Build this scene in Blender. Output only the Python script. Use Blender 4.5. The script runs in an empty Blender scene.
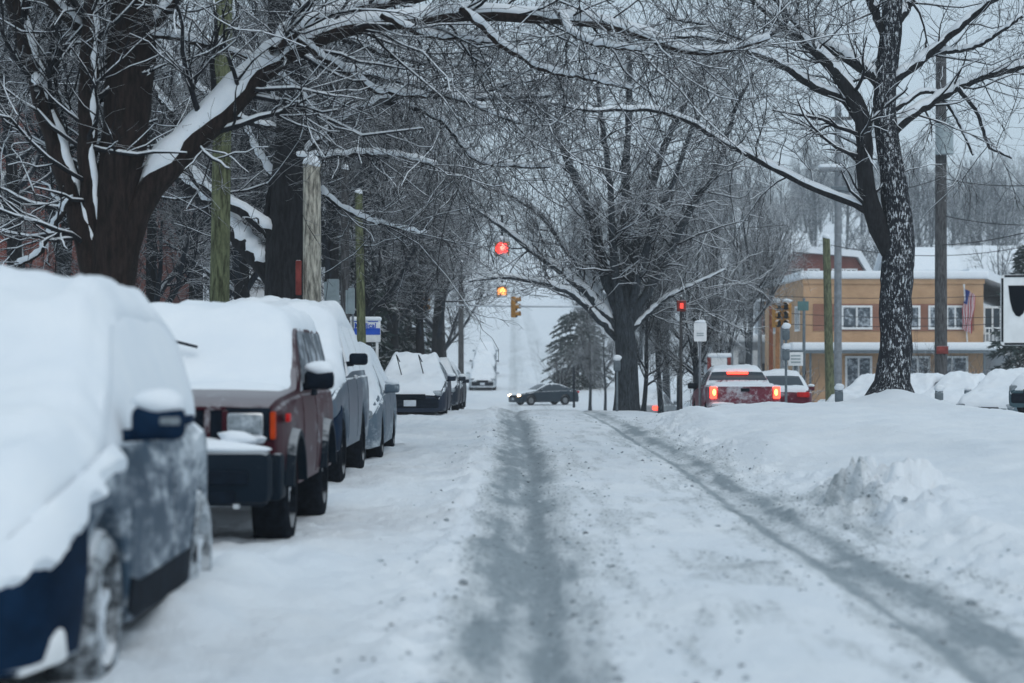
import bpy, bmesh, math, random
import numpy as np
from mathutils import Vector, Matrix
R = math.radians
rng = np.random.default_rng(7)
random.seed(7)
SC = bpy.context.scene
COL = SC.collection

# ------------------------------------------------------------------ camera, world, sun
EYE, HORY, FPX, CXP = 1.35, 360.0, 2000.0, 512.0
cd = bpy.data.cameras.new('camera'); cam = bpy.data.objects.new('camera', cd); COL.objects.link(cam)
cam.location = (0, 0, EYE); cam.rotation_euler = (R(90), 0, 0)
cd.sensor_width = 36; cd.lens = 36*FPX/1024; cd.shift_y = (HORY-341.5)/1024
cd.clip_start = .1; cd.clip_end = 3000
cd.dof.use_dof = True; cd.dof.focus_distance = 36; cd.dof.aperture_fstop = 1.9
SC.camera = cam
W = bpy.data.worlds.new('World'); SC.world = W; W.use_nodes = True
wn = W.node_tree; bg = wn.nodes['Background']
sky = wn.nodes.new('ShaderNodeTexSky'); sky.sky_type = 'NISHITA'; sky.sun_disc = False
sky.sun_elevation = R(48); sky.sun_rotation = R(160); sky.air_density = 1.0; sky.dust_density = 3.0
hs = wn.nodes.new('ShaderNodeHueSaturation'); hs.inputs['Saturation'].default_value = .5
mx = wn.nodes.new('ShaderNodeMixRGB'); mx.inputs[0].default_value = .72
mx.inputs[2].default_value = (4.65, 6.0, 7.1, 1)
wn.links.new(sky.outputs[0], hs.inputs['Color']); wn.links.new(hs.outputs[0], mx.inputs[1])
wn.links.new(mx.outputs[0], bg.inputs['Color']); bg.inputs['Strength'].default_value = .085
sl = bpy.data.lights.new('sun', 'SUN'); sl.energy = .5; sl.angle = R(50); sl.color = (1, .97, .93)
sun = bpy.data.objects.new('sun', sl); COL.objects.link(sun)
sun.rotation_euler = (R(42), 0, R(180-160)); sun.location = (0, 0, 50)
SC.view_settings.view_transform = 'Standard'; SC.view_settings.look = 'None'
SC.view_settings.exposure = .42; SC.view_settings.gamma = 1
SC.cycles.max_bounces = 6; SC.cycles.diffuse_bounces = 3; SC.cycles.glossy_bounces = 2
SC.cycles.transmission_bounces = 3; SC.cycles.volume_bounces = 1; SC.cycles.transparent_max_bounces = 8
HAZE = .0006

def P(px, py, d):
    return np.array([(px-CXP)*d/FPX, d, EYE+(HORY-py)*d/FPX])

# ------------------------------------------------------------------ noise and terrain
_tab = np.random.default_rng(3).random((256, 256))
def vn(x, y):
    xi = np.floor(x).astype(int); yi = np.floor(y).astype(int); fx = x-xi; fy = y-yi
    fx = fx*fx*(3-2*fx); fy = fy*fy*(3-2*fy)
    a = _tab[xi % 256, yi % 256]; b = _tab[(xi+1) % 256, yi % 256]
    c = _tab[xi % 256, (yi+1) % 256]; e = _tab[(xi+1) % 256, (yi+1) % 256]
    return (a*(1-fx)+b*fx)*(1-fy)+(c*(1-fx)+e*fx)*fy
def fbm(x, y, o=4):
    s = 0; a = .5; t = 0
    for k in range(o):
        s = s+a*vn(x+17.3*k, y+5.1*k); t += a; x = x*2.03; y = y*2.03; a *= .5
    return s/t-.5
def sst(a, b, x):
    t = np.clip((x-a)/(b-a), 0, 1); return t*t*(3-2*t)
def gauss(x, c, w): return np.exp(-((x-c)/w)**2)
def prof(d):
    z = -1.65*sst(46, 116, d)
    z = z + np.where(d > 138, .047*(np.minimum(d, 420)-138), 0)
    return z + np.where(d > 420, .13*(d-420), 0)*(d < 560) + np.where(d >= 560, 18.2, 0)
def wob(d): return .10*np.sin(d*.13+1)+.05*np.sin(d*.41)
def H(x, d):
    x = np.asarray(x, float); d = np.asarray(d, float)
    z = prof(d)
    far = sst(60, 100, d)
    nd = 1-far
    lane = sst(-.5, -.1, x)*(1-sst(2.5, 3.0, x))
    n1 = fbm(x*.9, d*.35); n2 = fbm(x*3+40, d*.9+9); n3 = fbm(x*9, d*2.6, 3)
    m1 = fbm(x*1.7+7, d*1.3+2, 4); m2 = fbm(x*5+11, d*4, 4)
    xw = x+wob(d)*.6
    left = (1-sst(-.5, -.15, x))*sst(-4.3, -3.9, x)
    z = z+nd*left*(.02+.10*n1+.06*n2+.02*n3+.10*m1+.045*m2)
    z = z+nd*(.06+.16*m2)*gauss(x, -.42+.2*n1, .25)
    z = z+nd*lane*(.02+.03*n1+.035*n2+.022*n3+.035*m2)
    z = z-nd*.055*gauss(xw, .16, .14)-nd*.03*gauss(xw, .1, .4)
    z = z-nd*.06*gauss(xw, 2.14, .17)-nd*.02*gauss(xw, 2.4, .4)
    z = z+nd*.08*gauss(x, 1.25, .5)*gauss(d, 10.3, 1.6)
    # right bank and field
    rb = .45*sst(2.6, 3.9, x+.5*n1+.2*n2)+.55*sst(3.0, 6.0, x+.8*n1)
    fld = 1-sst(44, 51, d+2*n1)
    z = z+rb*fld*(1-.6*sst(9.0, 10.8, x))*(.40+.09*n1+.05*n2+.02*n3+.10*m1+.06*m2)+rb*(1-fld)*nd*.05*n1
    z = z-.50*sst(46, 53, d)*sst(3.6, 6, x)*(1-sst(95, 118, d))
    z = z+.27*gauss(x+.5*m1, 3.2, .55)*gauss(d+3*m1, 17.2, 1.5)*(1+2.6*m2)+.22*gauss(x, 3.3, .5)*gauss(d, 27, 2)+.25*gauss(x, 3.5, .5)*gauss(d, 39, 3)
    z = z+.30*gauss(x, 8.5, .75)*gauss(d, 44.6, 1.3)
    z = z+.17*gauss(x, -1.66+.1*n2, .24)*sst(9.0, 10.0, d)*(1-sst(12.2, 13.2, d))+.08*gauss(x, -1.5, .3)*gauss(d, 14.0, .8)
    z = z+nd*.30*np.clip(m2+.15*m1, 0, 1)*gauss(x, 3.0+.5*n1, .35)*(d < 42)
    # left verge
    lv = 1-sst(-5.0, -4.0, x)
    z = z+lv*(.20+.15*n1+.05*n2)
    z = z+lv*sst(5, 14, -x)*.5
    # cross street levelled; hillside above the road
    side = sst(9, 40, np.abs(x-1.5))
    z = z+side*sst(150, 340, d)*11*(.7+1.0*vn(x*.008+3, d*.006))
    z = z+sst(60, 200, np.abs(x))*sst(60, 300, d)*7
    return z
def slush(x, d):
    n1 = fbm(x*1.3+3, d*.3+8); n2 = fbm(x*6, d*1.1, 4)
    xw = x+wob(d)*.6+.03*n2
    nd = 1-.75*sst(40, 70, d)
    s = .62*sst(-.42, -.16, xw+.1*n1)*(1-sst(.32, .62, xw+.1*n1))*(1+.6*n1+.6*n2)+.50*gauss(xw, .22, .075)+.2*gauss(xw, -.05, .06)
    s = s+.75*gauss(xw, 2.05, .075)+.50*gauss(xw, 2.36, .09)+.40*gauss(xw, 2.3, .45)*(.85+1.0*n1+n2)
    s = s+.34*sst(-.5, 0, x)*(1-sst(2.7, 3.1, x))*np.clip(.30+2.4*n2+1.6*n1, 0, 1)
    s = s+.7*gauss(d, 13.1+.4*(x-2), .18)*gauss(x, 2.1, .7)*np.clip(.6+2*n2, 0, 1)
    s = s+.45*gauss(x, 2.85, .3)*gauss(d, 17, 2.2)*np.clip(.4+3*n2, 0, 1)
    s = s+.8*gauss(x, 2.62, .22)*gauss(d, 9.4, 1.0)*np.clip(.3+3*n2, 0, 1)
    s = s+.6*gauss(x, .5, .25)*gauss(d, 8.9, .6)*np.clip(.3+3*n2, 0, 1)
    s = s+.16*gauss(x, -.45, .35)*np.clip(3*n2, 0, 1)
    far = .18*sst(45, 60, d)*(1-sst(128, 145, d))*gauss(x, 1.2, 3.0)
    hill = .35*sst(140, 170, d)*(gauss(x, .6, .9)+gauss(x, 3.2, .9))*(.7+n1)
    return np.clip(s*nd+far+hill, 0, 1)
def ground(x, d): return float(H(np.array([x]), np.array([d]))[0])

# ------------------------------------------------------------------ object helpers
def mesh_np(name, v, f, mat=None, smooth=True, parent=None, mats=None, midx=None):
    v = np.ascontiguousarray(v, np.float32); f = np.ascontiguousarray(f, np.int32); n = f.shape[1]
    me = bpy.data.meshes.new(name)
    me.vertices.add(len(v)); me.vertices.foreach_set('co', v.ravel())
    me.loops.add(f.size); me.loops.foreach_set('vertex_index', f.ravel())
    me.polygons.add(len(f)); me.polygons.foreach_set('loop_start', np.arange(0, f.size, n, dtype=np.int32))
    me.polygons.foreach_set('loop_total', np.full(len(f), n, np.int32))
    me.polygons.foreach_set('use_smooth', np.full(len(f), smooth, bool))
    for m in (mats or [mat]): me.materials.append(m)
    if midx is not None: me.polygons.foreach_set('material_index', np.asarray(midx, np.int32))
    me.update(calc_edges=True)
    o = bpy.data.objects.new(name, me); COL.objects.link(o)
    if parent: o.parent = parent
    return o
def bmo(name, bm, mat, parent=None, smooth=None):
    me = bpy.data.meshes.new(name); bmesh.ops.recalc_face_normals(bm, faces=bm.faces); bm.to_mesh(me); bm.free()
    if mat: me.materials.append(mat)
    if smooth is not None:
        for p in me.polygons: p.use_smooth = True
        me.set_sharp_from_angle(angle=R(smooth))
    o = bpy.data.objects.new(name, me); COL.objects.link(o)
    if parent: o.parent = parent
    return o
def tag(o, label, cat, group=None, kind=None):
    o['label'] = label; o['category'] = cat
    if group: o['group'] = group
    if kind: o['kind'] = kind
    return o
def thing(name, label, cat, loc=(0, 0, 0), rz=0, group=None):
    o = bpy.data.objects.new(name, None); COL.objects.link(o); o.empty_display_size = .2
    o.location = loc; o.rotation_euler = (0, 0, rz)
    return tag(o, label, cat, group)
def struct(o): o['kind'] = 'structure'; return o
def copy_tree(o, parent=None):
    c = o.copy(); COL.objects.link(c)
    if parent: c.parent = parent
    for ch in list(o.children): copy_tree(ch, c)
    return c
def box(bm, c, s, bev=0, rz=0, seg=2, ry=0, rx=0):
    r = bmesh.ops.create_cube(bm, size=1)
    vs = r['verts']
    m = Matrix.Translation(c) @ Matrix.Rotation(rz, 4, 'Z') @ Matrix.Rotation(ry, 4, 'Y') @ Matrix.Rotation(rx, 4, 'X') @ Matrix.Diagonal((*s, 1))
    bmesh.ops.transform(bm, matrix=m, verts=vs)
    if bev:
        es = list({e for v in vs for e in v.link_edges})
        bmesh.ops.bevel(bm, geom=es, offset=bev, segments=seg, profile=.5, affect='EDGES')
def cyl(bm, a, b, r1, r2=None, n=12):
    a = Vector(a); b = Vector(b); r2 = r1 if r2 is None else r2
    L = (b-a).length
    q = Vector((0, 0, 1)).rotation_difference(b-a).to_matrix().to_4x4()
    bmesh.ops.create_cone(bm, cap_ends=True, segments=n, radius1=r1, radius2=r2, depth=L, matrix=Matrix.Translation((a+b)/2) @ q)
def blob(bm, c, s, seed=0, sub=2, amp=.18):
    r = bmesh.ops.create_icosphere(bm, subdivisions=sub, radius=1)
    k = random.Random(seed); ph = [k.uniform(0, 6) for _ in range(6)]
    for v in r['verts']:
        p = v.co; f = 1+amp*(math.sin(2.3*p.x+ph[0])*math.sin(2.9*p.y+ph[1])+.6*math.sin(4.7*p.z+ph[2]+2*p.x)+.4*math.sin(6*p.y+ph[3]))
        v.co = Vector((p.x*s[0]*f, p.y*s[1]*f, p.z*s[2]*f))+Vector(c)
def prism(bm, pts, y0, y1):
    a = [bm.verts.new((x, y0, z)) for x, z in pts]; b = [bm.verts.new((x, y1, z)) for x, z in pts]
    n = len(pts); bm.faces.new(a); bm.faces.new(b[::-1])
    for i in range(n): bm.faces.new((a[i], b[i], b[(i+1) % n], a[(i+1) % n]))
def part(name, mat, parent, fn, smooth=None):
    bm = bmesh.new(); fn(bm); return bmo(name, bm, mat, parent, smooth)
def boxpart(name, mat, parent, c, s, bev=0, **k):
    return part(name, mat, parent, lambda bm: box(bm, c, s, bev, **k), 40 if bev else None)

# ------------------------------------------------------------------ materials
def newmat(name):
    m = bpy.data.materials.new(name); m.use_nodes = True
    nt = m.node_tree; return m, nt, nt.nodes['Principled BSDF']
def nd(nt, t, **kw):
    n = nt.nodes.new(t)
    for k, v in kw.items():
        if k in n.inputs: n.inputs[k].default_value = v
        else: setattr(n, k, v)
    return n
def noise(nt, scale, detail=4, rough=.6, coord='Object', ys=1.):
    tc = nd(nt, 'ShaderNodeTexCoord'); n = nd(nt, 'ShaderNodeTexNoise', Scale=scale, Detail=detail, Roughness=rough)
    if coord == 'World':
        g = nd(nt, 'ShaderNodeNewGeometry'); mp = nd(nt, 'ShaderNodeMapping'); mp.inputs['Scale'].default_value = (1, ys, 1); nt.links.new(g.outputs['Position'], mp.inputs[0]); nt.links.new(mp.outputs[0], n.inputs['Vector'])
    else:
        mp = nd(nt, 'ShaderNodeMapping'); mp.inputs['Scale'].default_value = (1, ys, 1); nt.links.new(tc.outputs[coord], mp.inputs[0]); nt.links.new(mp.outputs[0], n.inputs['Vector'])
    return n.outputs['Fac']
def ramp(nt, src, a, b, lo=0., hi=1.):
    n = nd(nt, 'ShaderNodeMapRange'); n.interpolation_type = 'SMOOTHSTEP'
    n.inputs[1].default_value = a; n.inputs[2].default_value = b; n.inputs[3].default_value = lo; n.inputs[4].default_value = hi
    nt.links.new(src, n.inputs[0]); return n.outputs[0]
def mth(nt, op, a, b=None):
    n = nd(nt, 'ShaderNodeMath', operation=op)
    for i, v in enumerate((a, b)):
        if v is None: continue
        if isinstance(v, (int, float)): n.inputs[i].default_value = v
        else: nt.links.new(v, n.inputs[i])
    return n.outputs[0]
def mixc(nt, f, a, b):
    n = nd(nt, 'ShaderNodeMixRGB')
    for i, v in enumerate((f, a, b)):
        if isinstance(v, (int, float)): n.inputs[i].default_value = v
        elif isinstance(v, tuple): n.inputs[i].default_value = (*v, 1)
        else: nt.links.new(v, n.inputs[i])
    return n.outputs[0]
def bump(nt, b, h, strength=.3, dist=.02):
    n = nd(nt, 'ShaderNodeBump', Strength=strength, Distance=dist); nt.links.new(h, n.inputs['Height']); nt.links.new(n.outputs[0], b.inputs['Normal'])
SNOWC = (.80, .845, .885)
def basic(name, col, rough=.6, var=.25, scale=6, metal=0, bmp=.0, snow=0):
    m, nt, b = newmat(name)
    f = noise(nt, scale, 5)
    d = tuple(c*(1-var) for c in col); l = tuple(min(1, c*(1+var)) for c in col)
    c = mixc(nt, ramp(nt, f, .3, .7), d, l)
    if snow: c = snowtop(nt, c, snow)
    nt.links.new(c, b.inputs['Base Color']); b.inputs['Roughness'].default_value = rough; b.inputs['Metallic'].default_value = metal; b.inputs['Specular IOR Level'].default_value = .25 if metal else .02
    if bmp: bump(nt, b, noise(nt, scale*4, 6), bmp, .02)
    return m
def snowtop(nt, c, amt, lo=.45, hi=.75, nsc=9, jit=.7):
    g = nd(nt, 'ShaderNodeNewGeometry'); sp = nd(nt, 'ShaderNodeSeparateXYZ'); nt.links.new(g.outputs['Normal'], sp.inputs[0])
    f = noise(nt, nsc, 4, .65, 'World')
    v = mth(nt, 'ADD', sp.outputs['Z'], mth(nt, 'MULTIPLY', mth(nt, 'SUBTRACT', f, .5), jit))
    return mixc(nt, mth(nt, 'MULTIPLY', ramp(nt, v, lo, hi), amt), c, SNOWC)
def snow_mat(name, sc=3, strength=.35, dirt=0.):
    m, nt, b = newmat(name)
    f = noise(nt, sc, 8, .65); g = noise(nt, sc*9, 5, .7)
    c = mixc(nt, ramp(nt, f, .3, .75), (.77, .82, .87), (.84, .875, .905))
    if dirt: c = mixc(nt, mth(nt, 'MULTIPLY', ramp(nt, g, .62, .72), dirt), c, (.3, .31, .33))
    nt.links.new(c, b.inputs['Base Color']); b.inputs['Roughness'].default_value = .75
    b.inputs['Specular IOR Level'].default_value = .25
    bump(nt, b, mth(nt, 'ADD', f, mth(nt, 'MULTIPLY', g, .35)), strength, .05)
    return m
def ground_mat(name):
    m, nt, b = newmat(name)
    at = nd(nt, 'ShaderNodeAttribute', attribute_name='slush')
    n1 = noise(nt, 4.5, 8, .7, 'World', .32); n2 = noise(nt, 24, 6, .7, 'World', .4); n3 = noise(nt, 1.1, 5, .6, 'World', .5)
    s = mth(nt, 'ADD', at.outputs['Fac'], mth(nt, 'MULTIPLY', mth(nt, 'SUBTRACT', n1, .5), .20))
    s = mth(nt, 'ADD', s, mth(nt, 'MULTIPLY', mth(nt, 'SUBTRACT', n2, .5), .85))
    n6 = noise(nt, 13, 4, .6, 'World', .05); s = mth(nt, 'ADD', s, mth(nt, 'MULTIPLY', mth(nt, 'SUBTRACT', n6, .5), .75))
    has = ramp(nt, at.outputs['Fac'], .03, .2)
    a1 = mth(nt, 'MULTIPLY', ramp(nt, s, .08, .55), has); a2 = mth(nt, 'MULTIPLY', ramp(nt, s, .45, 1.05), has)
    n4 = noise(nt, 34, 5, .75, 'World', .34); n5 = noise(nt, 9, 5, .7, 'World', .35)
    c = mixc(nt, ramp(nt, n3, .3, .7), (.77, .82, .87), (.84, .875, .905))
    c = mixc(nt, a1, c, (.60, .64, .665)); c = mixc(nt, a2, c, (.27, .32, .35))
    gr = mth(nt, 'MULTIPLY', mth(nt, 'MULTIPLY', ramp(nt, n4, .54, .60), ramp(nt, n5, .40, .56)), ramp(nt, at.outputs['Fac'], .06, .30))
    c = mixc(nt, mth(nt, 'MULTIPLY', gr, .75), c, (.13, .16, .185))
    nt.links.new(c, b.inputs['Base Color'])
    nt.links.new(mth(nt, 'SUBTRACT', .8, mth(nt, 'MULTIPLY', a2, .38)), b.inputs['Roughness'])
    b.inputs['Specular IOR Level'].default_value = .35
    h = mth(nt, 'ADD', n1, mth(nt, 'MULTIPLY', n2, .5))
    bump(nt, b, mth(nt, 'ADD', h, mth(nt, 'MULTIPLY', n4, .25)), .6, .06)
    return m
def bark(name, col, snow=1., speck=0., lo=.5, hi=.75, sc=1.):
    m, nt, b = newmat(name)
    tc = nd(nt, 'ShaderNodeTexCoord'); mp = nd(nt, 'ShaderNodeMapping'); mp.inputs['Scale'].default_value = (14*sc, 14*sc, 2.6*sc)
    n = nd(nt, 'ShaderNodeTexNoise', Scale=1.5, Detail=8, Roughness=.7)
    nt.links.new(tc.outputs['Object'], mp.inputs[0]); nt.links.new(mp.outputs[0], n.inputs['Vector'])
    c = mixc(nt, ramp(nt, n.outputs['Fac'], .3, .72), tuple(x*.3 for x in col), tuple(x*2.3 for x in col))
    if speck:
        k = noise(nt, 8.0, 9, .8, 'World')
        k = mth(nt, 'ADD', k, mth(nt, 'MULTIPLY', mth(nt, 'SUBTRACT', n.outputs['Fac'], .5), 1.3))
        g = nd(nt, 'ShaderNodeNewGeometry'); sp = nd(nt, 'ShaderNodeSeparateXYZ'); nt.links.new(g.outputs['Normal'], sp.inputs[0])
        k = mth(nt, 'ADD', k, mth(nt, 'MULTIPLY', sp.outputs['Y'], -.10))
        c = mixc(nt, mth(nt, 'MULTIPLY', ramp(nt, k, .655, .74), speck), c, SNOWC)
    if snow: c = snowtop(nt, c, snow, lo, hi, 6)
    nt.links.new(c, b.inputs['Base Color']); b.inputs['Roughness'].default_value = .9; b.inputs['Specular IOR Level'].default_value = .2
    bump(nt, b, n.outputs['Fac'], .7, .03)
    return m
def paint(name, col, dust=.5, rough=.35, metal=.0, sc=5, top=1.):
    m, nt, b = newmat(name)
    f = noise(nt, sc*1.7, 9, .78, 'Object', .36); f2 = noise(nt, sc*.5, 4, .6, 'Object', .5)
    v = mth(nt, 'ADD', mth(nt, 'MULTIPLY', f, .6), mth(nt, 'MULTIPLY', f2, .4))
    fac = mth(nt, 'MULTIPLY', ramp(nt, v, .62-.25*dust, .72-.18*dust), min(1, .35+.65*dust))
    c = mixc(nt, fac, col, (.62, .67, .71))
    c = snowtop(nt, c, top, .55, .8)
    nt.links.new(c, b.inputs['Base Color']); b.inputs['Metallic'].default_value = metal*.3
    nt.links.new(ramp(nt, fac, 0, .6, rough, .8), b.inputs['Roughness'])
    b.inputs['Specular IOR Level'].default_value = .08
    bump(nt, b, v, .12*dust+.02, .02)
    return m
def emis(name, col, st, base=None):
    m, nt, b = newmat(name); b.inputs['Base Color'].default_value = (*(base or col), 1)
    b.inputs['Emission Color'].default_value = (*col, 1); b.inputs['Emission Strength'].default_value = st
    f = noise(nt, 12); nt.links.new(mixc(nt, ramp(nt, f, .3, .7), col, tuple(c*.8 for c in col)), b.inputs['Base Color'])
    return m
def brick(name, c1, c2, mort, sc=1.0, snow=0, w=.22, h=.075):
    m, nt, b = newmat(name)
    tc = nd(nt, 'ShaderNodeTexCoord'); sp = nd(nt, 'ShaderNodeSeparateXYZ'); nt.links.new(tc.outputs['Object'], sp.inputs[0])
    cb = nd(nt, 'ShaderNodeCombineXYZ'); nt.links.new(mth(nt, 'ADD', sp.outputs[0], sp.outputs[1]), cb.inputs[0]); nt.links.new(sp.outputs[2], cb.inputs[1])
    t = nd(nt, 'ShaderNodeTexBrick', Scale=sc); t.inputs['Color1'].default_value = (*c1, 1); t.inputs['Color2'].default_value = (*c2, 1); t.inputs['Mortar'].default_value = (*mort, 1)
    t.inputs['Brick Width'].default_value = w; t.inputs['Row Height'].default_value = h; t.inputs['Mortar Size'].default_value = .008
    nt.links.new(cb.outputs[0], t.inputs['Vector'])
    c = mixc(nt, ramp(nt, noise(nt, .9, 5), .3, .75), t.outputs['Color'], tuple(x*.72 for x in c1))
    nt.links.new(c, b.inputs['Base Color']); b.inputs['Roughness'].default_value = .9
    return m
def glass(name, col=(.03, .045, .06), frost=.0):
    m, nt, b = newmat(name)
    f = noise(nt, 4, 8, .7)
    nt.links.new(mixc(nt, mth(nt, 'MULTIPLY', ramp(nt, f, .45, .65), frost), col, (.6, .66, .72)), b.inputs['Base Color'])
    b.inputs['Roughness'].default_value = .12+.4*frost; b.inputs['Specular IOR Level'].default_value = .3
    return m
M = dict(
    snow=snow_mat('snow'), snow_car=snow_mat('car_snow', 2.2, .22, .03), ground=ground_mat('snowy_ground'), snow_limb=snow_mat('limb_snow', 6, .5),
    bark_a=bark('dark_bark', (.013, .0085, .0075), .9), bark_b=bark('wet_bark', (.010, .0105, .0125), .9),
    bark_c=bark('hazed_bark', (.030, .037, .044), .9), bark_d=bark('plastered_bark', (.010, .012, .017), .9, .8, sc=1.9), twig=bark('twig_bark', (.009, .010, .013), .95, 0, .5, .85, 1),  # grey bark of the crossing trees is lightened to stand in for haze
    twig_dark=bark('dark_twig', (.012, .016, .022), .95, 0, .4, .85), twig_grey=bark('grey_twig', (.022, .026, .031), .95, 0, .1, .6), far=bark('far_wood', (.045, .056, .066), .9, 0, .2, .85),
    tyre=basic('tyre', (.009, .012, .017), .9, .4, 20, bmp=.3, snow=.35), rim=basic('rim', (.3, .32, .34), .4, .3, 9, .6), snowrim=basic('snowy_rim', (.62, .66, .7), .7, .3, 14),
    black=basic('black_plastic', (.007, .012, .020), .6, .3, 8), navy=basic('navy_plastic', (.006, .019, .044), .6, .35, 5), chrome=basic('chrome', (.5, .52, .54), .25, .1, 5, .9),
    glass=glass('glass'), frost=glass('frosted_glass', (.05, .07, .09), .8), lens=glass('headlight_lens', (.16, .19, .21), .7), orange=basic('orange_lens', (.45, .05, .012), .35), red=basic('red_lens', (.55, .02, .02), .3),
    taillit=emis('lit_tail_lamp', (1., .055, .03), 3.2), tailcore=emis('bulb_core', (1., .42, .08), 5), headlit=emis('lit_headlamp', (1, .72, .45), 9), redlit=emis('red_signal', (1, .05, .04), 2.4), amberlit=emis('amber_signal', (1, .40, .12), 1.1), redcore=emis('red_core', (1, .20, .15), 3), walkred=emis('red_hand', (1, .06, .04), .9),
    yellow=basic('signal_yellow', (.42, .21, .055), .6, .2, 6, snow=.8), pole_moss=bark('mossy_pole', (.085, .095, .052), .1, 0), pole_pale=bark('pale_pole', (.28, .265, .225), .1, 0), pole_dark=bark('dark_pole', (.06, .06, .062), .3, 0),
    metal=basic('grey_metal', (.22, .24, .26), .5, .2, 5, .3, snow=.5), steel=basic('painted_steel', (.14, .17, .19), .5, .2, 5, snow=.6), white=basic('white_paint', (.75, .77, .78), .5, .08, 6), signback=basic('sign_back', (.34, .40, .42), .45, .15, 6, .3),
    blue=basic('sign_blue', (.03, .10, .50), .5, .1), signblack=basic('sign_black', (.012, .015, .02), .5, .1), rust=basic('red_post', (.22, .05, .045), .7, .3, snow=.6), green=basic('street_sign_green', (.10, .19, .19), .5, .1),
    tan=brick('tan_brick', (.56, .34, .185), (.50, .29, .16), (.52, .37, .25)), redbrown=brick('brown_brick', (.32, .135, .085), (.26, .11, .07), (.30, .2, .15)),
    redbrick=brick('red_brick', (.22, .055, .04), (.16, .045, .035), (.20, .15, .13)), siding=basic('pale_siding', (.42, .45, .48), .7, .1, 3), greywall=basic('grey_wall', (.30, .33, .36), .8, .15, 2), cloth_red=basic('flag_red', (.42, .05, .06), .8, .1), cloth_white=basic('flag_white', (.6, .6, .62), .8, .1), cloth_blue=basic('flag_blue', (.03, .05, .2), .8, .1),
    wire=basic('wire', (.035, .037, .04), .6, .1), snowwire=basic('snowy_wire', (.5, .54, .58), .8, .2, 2), needle=bark('needles', (.028, .045, .042), .75, 0, .55, .85), pinkplate=basic('plate', (.5, .55, .6), .5, .1),
)

# ------------------------------------------------------------------ ground
def gridmesh(xs, ds):
    X, D = np.meshgrid(xs, ds); Z = H(X, D)
    v = np.stack([X, D, Z], -1).reshape(-1, 3); nx = len(xs); n = len(ds)
    i = (np.arange(n-1)[:, None]*nx+np.arange(nx-1)[None]).ravel()
    f = np.stack([i, i+1, i+nx+1, i+nx], 1)
    return v, f, (X[:-1, :-1].ravel()+X[1:, 1:].ravel())/2
ds = np.concatenate([np.linspace(-30, 6, 20)[:-1], 6*np.exp(np.arange(0, 660)*.0035), np.geomspace(61, 760, 110)])
xs = np.concatenate([-np.geomspace(400, 9, 28), np.arange(-8.5, -4.2, .2), np.arange(-4.1, 4.1, .031), np.arange(4.15, 13, .12), np.geomspace(13.2, 400, 32)])
M['tyre_caked'] = paint('caked_tyre', (.012, .015, .02), .8, .8, 0, 4)
M['bumper_dark'] = paint('salted_bumper', (.004, .011, .020), .10, .6, 0, 6, .4)
V, F, cx = gridmesh(xs, ds)
sl_ = slush(V[:, 0], V[:, 1])
def submesh(name, sel):
    f = F[sel]; u, inv = np.unique(f.ravel(), return_inverse=True)
    o = mesh_np(name, V[u], inv.reshape(-1, 4), M['ground'])
    a = o.data.attributes.new('slush', 'FLOAT', 'POINT'); a.data.foreach_set('value', sl_[u].astype(np.float32))
    return struct(o)
road_sel = (cx > -4.0) & (cx < 3.0)
submesh('road', road_sel); submesh('ground', ~road_sel)

# loose clods beside the ruts
def clods():
    r = np.random.default_rng(5); vs = []; fs = []; n = 0
    bm = bmesh.new(); bmesh.ops.create_icosphere(bm, subdivisions=1, radius=1)
    bv = np.array([v.co[:] for v in bm.verts]); bf = np.array([[v.index for v in f.verts] for f in bm.faces]); bm.free()
    for k in range(2300):
        d = 7*math.exp(r.uniform(0, 1.9)**1.15/1.1); c = r.choice([-.3, .45, .3, .8, 1.8, 2.6, 2.8, 3.0, 2.3, -.6])
        x = c+r.normal(0, .17); s = min(.035, .003+r.exponential(.0048))
        z = ground(x, d)
        v = bv*(1+r.uniform(-.35, .35, bv.shape))*np.array([s, s, s*.7])+[x, d, z+s*.2]
        vs.append(v); fs.append(bf+n); n += len(v)
    return np.concatenate(vs), np.concatenate(fs)
v, f = clods()
o = mesh_np('slush_clods', v, f, basic('slush_clod', (.34, .38, .41), .8, .6, 3), False)
tag(o, 'loose lumps of slush scattered beside the tyre tracks', 'slush', kind='stuff')

# ------------------------------------------------------------------ tubes and trees
def nrm(a): return a/np.maximum(np.linalg.norm(a, axis=-1, keepdims=True), 1e-9)
def tubes(Pp, Rr, sides):
    N, K, _ = Pp.shape
    T = np.gradient(Pp, axis=1); T = nrm(T)
    av = nrm(Pp[:, -1]-Pp[:, 0]); ref = np.where(np.abs(av[:, 2:3]) > .75, np.array([[1., .13, 0]]), np.array([[0., 0.1, 1.]]))
    A = nrm(np.cross(T, ref[:, None, :])); B = np.cross(T, A)
    th = np.arange(sides)*2*np.pi/sides+.3
    v = Pp[:, :, None, :]+Rr[:, :, None, None]*(A[:, :, None, :]*np.cos(th)[None, None, :, None]+B[:, :, None, :]*np.sin(th)[None, None, :, None])
    v = v.reshape(-1, 3)
    base = (np.arange(N)*K*sides)[:, None, None]+(np.arange(K-1)*sides)[None, :, None]
    j = np.arange(sides)[None, None, :]; j2 = (j+1) % sides
    f = np.stack([base+j, base+j2, base+sides+j2, base+sides+j], -1).reshape(-1, 4)
    return v, f[:, ::-1]
def join(parts):
    vs, fs, n = [], [], 0
    for v, f in parts:
        vs.append(v); fs.append(f+n); n += len(v)
    return np.concatenate(vs), np.concatenate(fs)
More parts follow.
